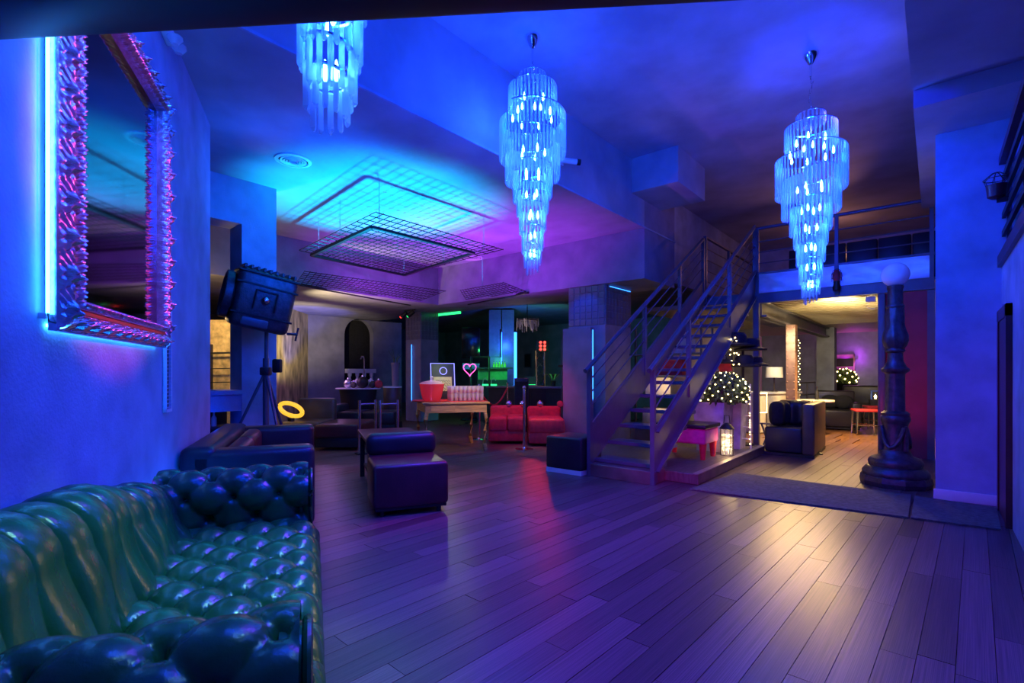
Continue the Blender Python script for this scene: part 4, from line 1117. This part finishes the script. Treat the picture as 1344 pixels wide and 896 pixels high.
# track spotlights under the soffit
p = at(541, 410, 12.2); t = thing('track_spot', 'pair of red and green track spotlights under the soffit', 'spotlight', (p.x, p.y, SC))
MB().bb(-.3, .1, -.02, .02, -.04, 0).build('track', black, t)
for k, m in ((-.22, led_red), (.05, led_green)):
    h = MB().tube((k, 0, -.06), (k - .14, -.05, -.16), .05, 12).build('head', black, t); MB().ball((k - .14, -.05, -.16), .035, 10, 6).build('lens', m, h)
lamp('SPOT', 'soffit_warm', at(400, 470, 9.2) + Vector((0, 0, .1)), 260, (1, .80, .32), .05, at(455, 392, 9.9), 74, .8)
lamp('POINT', 'arch_violet', at(430, 480, 11.0), 14, (.65, .25, .9), .2)
lamp('SPOT', 'textured_wall_blue', at(402, 515, 11.4), 220, BLUE, .05, at(402, 430, 12.2), 60, .6)
lamp('SPOT', 'textured_wall_gold', at(385, 505, 9.9), 420, (1, .85, .45), .05, at(388, 440, 11.6), 70, .8)

# ------------------------------------------------------------------ bar area
a_, b_ = at(640, 507, 11.6), at(738, 507, 11.0); d = b_ - a_; zt = .93
t = thing('bar_counter', 'long black bar counter behind the red sofas', 'counter', (a_.x, a_.y, 0), math.atan2(d.y, d.x))
MB().bb(0, d.length, .05, .6, 0, zt - .05).build('front', black, t, 30); MB().bb(-.05, d.length + .05, 0, .68, zt - .05, zt, .008).build('worktop', tilem, t, 30)
for k in range(5): MB().bb(d.length * (k + .1) / 5, d.length * (k + .9) / 5, .035, .05, .12, zt - .16).build('panel', black, t)
def bar_at(px, tt_=11.4, dz=0): return at(px, 500, tt_, zt + dz)
p = at(647, 500, 12.75, 0)
t = thing('green_bar_shelf', 'green-lit back bar cabinet behind the counter', 'cabinet', p, TH)
MB().bb(-.40, .36, 0, .35, 0, 1.05).build('body', black, t, 30); MB().bb(-.40, .36, .30, .35, 1.05, 1.33).build('back_panel', mat('green_panel', (.10, .45, .12), .5), t); MB().bb(-.45, .5, -.02, .35, 1.33, 1.37).build('top_shelf', black, t)
for k in range(5):
    o = thing('lime_bottle', 'green-lit bottle standing on the top shelf of the back bar', 'bottle', p + RT * (.02 + .07 * k) + FW * .1 + Vector((0, 0, 1.37)), 0, 'bottles on the back bar shelf')
    MB().lathe([(.028, 0), (.03, .07), (.012, .10), (.012, .13)], (0, 0, 0), 10).build('glass', mat('lime_glass%d' % k, (.35, .8, .1), .2), o); MB().lathe([(.014, .13), (.014, .15)], (0, 0, 0), 8).build('cap', black, o)
for px, lb in ((637, 'coiled green-lit lamp stand on the bar beside the heart'), (648, 'green-lit glass box with a red handle on the bar')):
    o = thing('bar_light', lb, 'lamp', bar_at(px, 11.75), TH); MB().bb(-.07, .07, -.04, .04, 0, .035).build('base', led_green, o); MB().path([(-.06, 0, .03), (-.05, 0, .14), (.0, 0, .18), (.05, 0, .12)], .010, 6).build('arm', clear, o)
lamp('SPOT', 'bar_green', at(650, 470, 11.7), 40, GREEN, .08, at(648, 498, 12.6), 110, .6)
lamp('SPOT', 'bar_green_right', at(722, 470, 11.0), 14, (.1, 1, .4), .08, at(715, 500, 12.3), 110, .6)
p = at(618, 500, 13.2, 0)
t = thing('tv_stand', 'black television on a tall stand beyond the menu board', 'television', p, TH)
MB().bb(-.24, .24, -.03, .03, 1.62, 2.42, .01).build('screen', mat('tv_glass', (.01, .01, .014), .15), t); MB().tube((0, .05, 0), (0, .05, 2.0), .03, 10).build('pole', black, t); MB().bb(-.25, .25, -.2, .25, 0, .03).build('foot', black, t)
MB().bb(-.22, .22, .0, .02, 1.32, 1.48).build('lower_panel', mat('blue_panel', (.2, .35, .9), .3), t)
p = at(642, 500, 12.35, 0); t = thing('pipe_stand', 'black pipe clothes rail standing in front of the back bar', 'rail', p, TH)
MB().path([(-.45, 0, 0), (-.45, 0, 1.62), (0.0, 0, 1.62)], .025, 8).path([(0, 0, 0), (0, 0, 1.62), (.28, 0, 1.62), (.28, 0, 2.3)], .025, 8).build('pipe', black, t)
for x in (-.45, 0): MB().lathe([(.15, 0), (.15, .02), (.03, .03)], (x, 0, 0), 16).build('foot', black, t)
# back panels with blue LED
for px, lb in ((659, 'left'), (676, 'right')):
    pp = at(px, 470, 13.9, 0); t = thing('led_column', 'dark bar column edged with a blue LED strip ' + ('over the green cabinet' if px == 659 else 'beside the black cabinet'), 'column', pp, TH)
    MB().bb(-.36, -.03, 0, .3, 0, SC + .2).build('column', tilem, t, 30); MB().bb(-.03, .05, .02, .06, .6, 2.35).build('led_strip', led_blue, t)
p = at(683, 520, 10.6, 0); t = thing('black_cabinet', 'plain black speaker cabinet in front of the bar', 'speaker', p, TH)
MB().bb(-.13, .17, -.16, .16, 0, 1.12, .01).build('cabinet', black, t); MB().bb(-.11, .15, -.172, -.16, .1, 1.05).build('grille', blackcloth, t)
# truss tower with red lamp
p = at(709, 500, 12.4, 0); t = thing('truss_tower', 'aluminium truss tower carrying a red stage lamp behind the bar', 'truss', p, TH)
H_ = 1.78
ch = [(-.10, -.10), (.10, -.10), (.10, .10), (-.10, .10)]
for x, y in ch: MB().tube((x, y, 0), (x, y, H_), .018, 8).build('chord', chrome, t)
for k in range(8):
    z0, z1 = H_ * k / 8, H_ * (k + 1) / 8; b = MB()
    for i in range(4):
        (xa_, ya_), (xb_, yb_) = ch[i], ch[(i + 1) % 4]
        b.tube((xa_, ya_, z0), (xb_, yb_, z1), .009, 5)
    b.build('brace', chrome, t)
hd = MB().box((.06, -.12, H_ + .10), (.30, .1, .28), 0, .02).build('lamp_head', black, t)
for i in range(2):
    for j in range(3): MB().ball((.0 + .10 * i, -.175, H_ + .02 + .085 * j), .033, 10, 6).build('lamp_cell', led_red, hd)
lamp('SPOT', 'truss_red', p + Vector((0, -.1, H_ + .1)) - FW * .25, 30, RED, .05, at(690, 560, 8.8), 70, .7)
p = at(726, 500, 11.3, .93); t = thing('desk_fan', 'green-lit plant with broad leaves on the bar counter', 'plant', p); t.name = 'bar_plant'
for k in range(7):
    a = k * .9; MB().grid(lambda u, v: Vector((math.cos(a) * (.02 + .22 * u) - math.sin(a) * .05 * (v - .5) * math.sin(math.pi * u), math.sin(a) * (.02 + .22 * u) + math.cos(a) * .05 * (v - .5) * math.sin(math.pi * u), .12 + .16 * math.sin(u * 2.2))), 6, 3).build('leaf', leafm, t)
MB().lathe([(.05, 0), (.065, .12)], (0, 0, 0), 14).build('pot', black, t)
p = at(696, 510, 11.9, .93); t = thing('dj_laptop', 'open laptop with green-lit keys on the bar counter', 'laptop', p, TH)
MB().bb(-.14, .14, -.12, .08, 0, .02).build('keyboard', tilem, t); MB().box((0, .10, .11), (.28, .012, .20), 0).build('lid', black, t); MB().bb(-.12, .12, -.10, .04, .02, .024).build('key_light', led_green, t)
p = at(737, 500, 10.9, 0); t = thing('mic_stand', 'thin microphone stand at the end of the bar', 'stand', p)
MB().tube((0, 0, .02), (0, 0, 1.95), .012, 8).build('pole', steel, t); MB().lathe([(.14, 0), (.14, .02), (.02, .03)], (0, 0, 0), 20).build('foot', black, t); MB().box((0, 0, 1.38), (.16, .05, .05), 0, .01).build('clip', black, t)
p = hy(693, 473, 15.38); t = thing('wall_picture', 'dark framed picture on the teal bar wall', 'picture', (p.x, 15.39, p.z))
MB().bb(-.14, .14, -.04, 0, -.24, .24).build('canvas', black, t); MB().bb(-.17, .17, -.045, -.005, .24, .28).bb(-.17, .17, -.045, -.005, -.28, -.24).bb(-.17, -.14, -.045, -.005, -.28, .28).bb(.14, .17, -.045, -.005, -.28, .28).build('frame', steel, t)
# little crystal chandelier over the bar
p = at(692, 425, 11.6); t = thing('bar_chandelier', 'small tangled crystal chandelier hanging over the bar', 'chandelier', (p.x, p.y, SC + .25))
dz = p.z - SC - .25
MB().tube((0, 0, 0), (0, 0, dz + .1), .01, 6).build('stem', black, t); MB().lathe([(.05, 0), (.02, -.05)], (0, 0, 0), 12).build('canopy', black, t)
MB().path([(.24 * math.cos(a), .24 * math.sin(a), dz + .08) for a in [2 * math.pi * k / 20 for k in range(21)]], .012, 6).build('hoop', iron, t)
for k in range(40):
    a = rnd.uniform(0, 6.28); r = rnd.uniform(.06, .27); MB().tube((r * math.cos(a), r * math.sin(a), dz + .12), (r * math.cos(a) * 1.05, r * math.sin(a) * 1.05, dz - rnd.uniform(0, .2)), .008, 4).build('crystal', clear, t)
lamp('SPOT', 'bar_blue', at(662, 450, 12.9), 90, (.02, .10, 1), .1, at(662, 440, 15), 140, .6)
lamp('SPOT', 'bar_teal', at(720, 440, 12.6), 50, (.12, .8, .75), .1, at(715, 450, 16), 130, .6)
lamp('POINT', 'bar_chand_glow', p + Vector((.1, -.35, -.1)), 2, (1, .7, .6), .05)

# ------------------------------------------------------------------ lounge under the balcony
t = thing('riveted_column', 'rust-coloured riveted steel column in the lounge', 'column', (-2.22, 11.4, 0))
MB().bb(-.085, .085, -.10, .10, 0, 2.2, .006, 1).build('shaft', rust, t, 30); MB().bb(-.16, .16, -.14, .14, 0, .03).build('base_plate', rust, t, 30)
r0 = None
for k in range(14):
    for x in (-.058, .058):
        o = MB().ball((0, 0, 0), .014, 8, 6, (1, .6, 1)).build('rivet', rust, t) if r0 is None else copyp(r0, t); r0 = r0 or o
        o.location = (x, -.102, .12 + k * .155)
for k, (px, tt_, w_) in enumerate(((1085, 14.0, .42), (1066, 16.5, .5))):
    p = at(px, 500, tt_, 0); struct('wall_lounge_pier' if k == 0 else 'wall_lounge_block', MB().box((p.x, p.y, 1.24), (w_, w_, 2.46)), plaster)
# lounge sofa
a_ = hz(1003, 596); t = thing('lounge_sofa', 'charcoal leather lounge sofa with a high side back in the doorway', 'sofa', a_, R(2))
MB().bb(0, .50, .02, 1.25, .05, .42, .03, 3).build('seat', blueleather, t); MB().bb(.50, .66, .0, 1.28, .04, .78, .03, 3).build('backrest', brownleather, t); MB().bb(0, .5, 1.1, 1.28, .3, .78, .04, 3).build('end_back', brownleather, t)
MB().bb(-.02, .66, -.0, 1.26, 0, .045).build('plinth', black, t)
for k, (x, y, rx, lb) in enumerate(((.15, .30, 20, 'dark fur cushion leaning on the lounge sofa'), (.33, .52, -12, 'black velvet cushion leaning on the lounge sofa back'), (.30, .85, 8, 'brown patterned cushion at the end of the lounge sofa'))):
    o = thing('cushion', lb, 'cushion', a_ + Vector((x, y, .425)), R(30 + rx * 2))
    def cu(u, v, sgn): 
        a = 2 * u - 1; b = 2 * v - 1; h = .075 * ((1 - a ** 4) * (1 - b ** 4)) ** .5; return Vector((a * .20 * (1 - .12 * b * b), sgn * h + .02 * math.sin(6 * a), .19 + b * .19 * (1 - .1 * a * a)))
    MB().grid(lambda u, v: cu(u, v, 1), 12, 12).grid(lambda u, v: cu(u, v, -1), 12, 12).build('cover', (blackcloth, blueleather, brownleather)[k], o, 80)
    MB().path([cu(u, v, 0) for u, v in [(i / 8, 0) for i in range(9)] + [(1, i / 8) for i in range(1, 9)]], .008, 5).build('piping', black, o)
p = hz(1058, 594); t = thing('glass_plate', 'low pale glass floor tray beside the lounge sofa', 'tray', p, R(20))
MB().bb(-.24, .20, -.14, .14, 0, .02, .006).build('rim', black, t); MB().bb(-.19, .15, -.10, .10, .02, .026).build('plate', white, t)
a_ = hz(1001, 592); t = thing('folding_stand', 'crossed slim folding stand at the end of the platform', 'stand', a_)
MB().bar((-.02, .0, .01), (.10, .1, .42), .022, .016).bar((.12, 0, 0.01), (-.04, .1, .42), .022, .016).build('leg', steel, t); MB().bb(-.06, .14, .06, .14, .42, .44).build('top', steel, t)
# pale counter with table lamp
a_, b_ = at(991, 520, 10.3, 0), at(1050, 520, 10.9, 0); d = b_ - a_; t = thing('pale_counter', 'pale lit counter carrying the table lamp', 'counter', a_, math.atan2(d.y, d.x))
zc = at(1020, 514, 10.6).z
MB().bb(0, d.length, 0, .5, 0, zc - .04).build('body', cream, t, 30); MB().bb(-.03, d.length + .03, -.03, .53, zc - .04, zc).build('worktop', white, t, 30)
for k in range(3): MB().bb(d.length * (k + .06) / 3, d.length * (k + .94) / 3, -.012, 0, .08, zc - .1).build('panel', cream, t, 30)
p = a_ + d * .36 + Vector((0, .2, zc)); t = thing('table_lamp', 'table lamp with a cream drum shade on the pale counter', 'lamp', p)
MB().lathe([(.07, 0), (.07, .015), (.015, .03), (.015, .42)], (0, 0, 0), 16).build('stem', iron, t); MB().lathe([(.17, .30), (.16, .52), (.155, .52), (.165, .30)], (0, 0, 0), 28).build('shade', shade, t); MB().ball((0, 0, .40), .035).build('bulb', emis('bulb_warm', (1, .8, .5), 14), t)
lamp('POINT', 'table_lamp_light', p + Vector((0, 0, .41)), 4, WARM, .04)
t = thing('string_light_frame', 'rectangle of warm string lights hung on the counter front', 'light', at(998, 528, 9.9), TH); t.location.z = at(998, 541, 9.9).z
mb = MB().path([(-.12, 0, 0), (.12, 0, 0), (.12, 0, .38), (-.12, 0, .38)], .006, 5); mb.build('wire', iron, t); MB().bar((-.12, 0, 0), (-.12, 0, -t.location.z + .005), .015, .015).bar((.12, 0, 0), (.12, 0, -t.location.z + .005), .015, .015).build('leg', iron, t)
for k in range(36):
    u = k / 36 * 3; q = (-.12 + .24 * u, 0, 0) if u < 1 else ((.12, 0, .38 * (u - 1)) if u < 2 else (.12 - .24 * (u - 2), 0, .38))
    o = copyp(l0, t); o.location = Vector(q) + Vector((0, -.012, 0)); o.scale = (1.6, 1.6, 1.6)
t = thing('light_curtain', 'vertical string of warm lights beside the riveted column', 'light', at(1049, 500, 11.6, 0)); 
MB().tube((0, 0, 0), (0, 0, 2.2), .004, 5).build('wire', iron, t)
for k in range(24): o = copyp(l0, t); o.location = (.012 * (-1) ** k, -.01, .6 + k * .06); o.scale = (1.8, 1.8, 1.8)
# handrail, round table, couch, topiary
a_, b_ = at(1048, 530, 11.6, 0), at(1070, 530, 12.2, 0); d = b_ - a_; t = thing('lounge_railing', 'short dark guard rail behind the round table', 'railing', a_, math.atan2(d.y, d.x))
for z in (.45, .72, 1.0): MB().tube((0, 0, z), (d.length, 0, z), .016, 8).build('rail', steel, t)
for x in (0, d.length * .5, d.length): MB().tube((x, 0, 0), (x, 0, 1.0), .018, 8).build('post', steel, t)
p = hz(1068, 568); t = thing('bistro_table', 'small pale round table with crossing legs in the lounge', 'table', p)
MB().lathe([(.36, .64), (.37, .66), (.36, .68)], (0, 0, 0), 30).build('tabletop', cream, t); MB().lathe([(.2, 0), (.2, .02), (.04, .04)], (0, 0, 0), 24).build('foot', chrome, t); MB().tube((0, 0, .03), (0, 0, .64), .03, 10).build('pillar', chrome, t)
o = thing('table_bottle', 'small dark bottle on the round lounge table', 'bottle', p + Vector((.05, .05, .68))); MB().lathe([(.035, 0), (.035, .14), (.014, .19), (.014, .25)], (0, 0, 0), 12).build('glass', black, o); MB().lathe([(.016, .25), (.016, .275)], (0, 0, 0), 10).build('cap', chrome, o)
a_ = hz(1076, 562); t = thing('dark_couch', 'dark grey couch with a straight back behind the round table', 'sofa', a_, R(14))
MB().bb(0, .75, 0, .8, .04, .42, .04, 3).build('seat', blueleather, t); MB().bb(0, .75, .66, .84, .3, .82, .04, 3).build('backrest', blueleather, t); MB().bb(.6, .78, 0, .8, .04, .58, .04, 3).build('arm', blueleather, t); MB().bb(.02, .74, .02, .8, 0, .04).build('plinth', black, t)
for k, (x, lb) in enumerate(((.12, 'black throw cushion on the dark couch'), (.38, 'charcoal throw cushion on the dark couch by its arm'))):
    o = thing('cushion', lb, 'cushion', a_ + Vector((x, .55, .425)), R(10)); MB().ball((0, 0, .15), .19, 14, 10, (1, .5, .8)).build('cover', blackcloth, o); MB().path([(.19 * math.cos(a), 0, .15 + .152 * math.sin(a)) for a in [2 * math.pi * k2 / 20 for k2 in range(21)]], .007, 5).build('piping', black, o)
p = hz(1107, 542.5); t = thing('black_urn', 'black flared urn holding the lit topiary in the lounge', 'planter', p)
zt_ = at(1106, 503, p.dot(FW)).z
MB().lathe([(.2, 0), (.18, .05), (.15, .1), (.2, .4), (.34, zt_ - .05), (.37, zt_), (.33, zt_)], (0, 0, 0), 20).build('urn', black, t); MB().lathe([(.31, zt_ - .04), (.31, zt_ - .03)], (0, 0, 0), 20).build('soil', brownleather, t)
topiary((p.x, p.y, zt_ + .14), .36, 700, 'half-round topiary bush dotted with warm lights in a black urn', zs=.85, lights=34, br=.022)
# red stools
for k, (px, py, lb) in enumerate(((1136, 569, 'red topped stool with glossy legs just inside the lounge jamb'), (1150, 562, 'second red topped stool with glossy legs, closer to the lounge jamb'))):
    p = hz(px, py); t = thing('bar_stool', lb, 'stool', p, R(20)); h = .5
    MB().bb(-.22, .22, -.20, .20, h - .05, h, .02).build('seat', redfab, t)
    for x in (-.18, .18):
        for y in (-.16, .16): MB().tube((x * 1.1, y * 1.1, 0), (x, y, h - .05), .018, 8).build('leg', chrome, t)
    MB().path([(-.19, -.17, .18), (.19, -.17, .18), (.19, .17, .18), (-.19, .17, .18), (-.19, -.17, .18)], .010, 6).build('footrest', chrome, t)
# pictures on the violet wall, lantern
p = hy(1106, 483, 18.58); t = thing('lounge_picture', 'pink framed picture on the violet lounge wall', 'picture', (p.x, 18.59, p.z))
MB().bb(-.28, .28, -.03, 0, -.36, .36).build('canvas', mat('violet_canvas', (.5, .15, .6), .6), t); MB().bb(-.32, .32, -.05, -.004, .36, .42).bb(-.32, .32, -.05, -.004, -.42, -.36).bb(-.32, -.28, -.05, -.004, -.42, .42).bb(.28, .32, -.05, -.004, -.42, .42).build('frame', mat('pink_frame', (.8, .3, .7), .4), t); MB().bb(-.28, .28, -.035, -.03, .06, .3).build('dark_band', black, t)
a_ = at(1138, 530, 13.2, 0); t = thing('back_sofa', 'dark sofa against the violet back of the lounge', 'sofa', a_, R(0))
MB().bb(-.62, .45, 0, .8, .0, .42, .05, 3).build('seat', blueleather, t); MB().bb(-.62, .45, .62, .85, .3, .88, .05, 3).build('backrest', blueleather, t); MB().bb(-.75, -.62, 0, .85, .0, .6, .04, 3).build('arm', blueleather, t)
p = at(1149, 524, 12.4, 0); t = thing('blue_lantern', 'small blue lantern with a warm flame on a dark pedestal by the jamb', 'lantern', p, R(10)); zl = at(1149, 524, 12.4).z
MB().bb(-.12, .12, -.12, .12, 0, zl).build('pedestal', black, t, 30); mb = MB()
for x in (-.08, .08):
    for y in (-.08, .08): mb.bar((x, y, zl), (x, y, zl + .2), .018, .018)
mb.bb(-.1, .1, -.1, .1, zl + .2, zl + .22).build('frame', mat('blue_frame', (.1, .2, .8), .4), t); MB().lathe([(.02, 0), (.03, .05), (.003, .11)], (0, 0, zl + .02), 10).build('flame', led_warm, t)
# lights of the lounge
MBL = led_warm
t = thing('tube_light', 'warm tube lamp behind the balcony edge beam under the joists', 'light', (-2.2, YM + .19, 2.50))
MB().tube((0, 0, 0), (1.7, 0, 0), .018, 10).build('tube', emis('tube_warm', (1, .74, .28), 40), t); MB().bb(0, 1.7, -.03, .03, .02, .07).build('batten', white, t)
p = hy(1147, 391, YM + .2); t = thing('white_projector', 'small white spotlight fixed under the balcony corner', 'spotlight', (-.76, YM + .16, 2.56))
MB().box((0, 0, -.19), (.13, .12, .09), 0, .015).build('housing', white, t); MB().bb(-.015, .015, -.015, .015, -.15, .01).build('bracket', white, t); MB().path([(-.02, .02, -.23), (-.06, .02, -.30), (.0, .02, -.34), (.05, .02, -.33)], .006, 6).build('cable', white, t)
lamp('SPOT', 'floor_sheen_spot', (-1.95, 10.7, 2.36), 300, (1, .62, .24), .25, (-1.3, 4.6, 0), 34, .8)  # added unseen spot that lays a warm sheen on the hall floor
lamp('SPOT', 'joist_graze', (-1.3, YM + .36, 2.34), 150, (1, .76, .34), .08, (-1.1, 12.5, 2.56), 96, .6)
lamp('SPOT', 'lounge_warm', (-1.3, 11.2, 2.42), 1000, (1, .62, .22), .25, (-1.2, 10.6, 0), 112, .6)
lamp('SPOT', 'lounge_joist_glow', (-1.4, 10.9, 1.2), 130, (1, .74, .32), .15, (-1.4, 10.7, 2.5), 125, .8)
lamp('SPOT', 'lounge_counter_glow', at(1035, 440, 9.5), 110, (1, .85, .5), .12, at(1030, 500, 11.2), 96, .6)
lamp('POINT', 'lounge_violet', at(1120, 470, 15.5), 90, (.8, .05, 1), .2)
lamp('SPOT', 'lounge_back_warm', at(1060, 450, 12.0), 30, WARM, .15, at(1065, 520, 14), 120, .8)
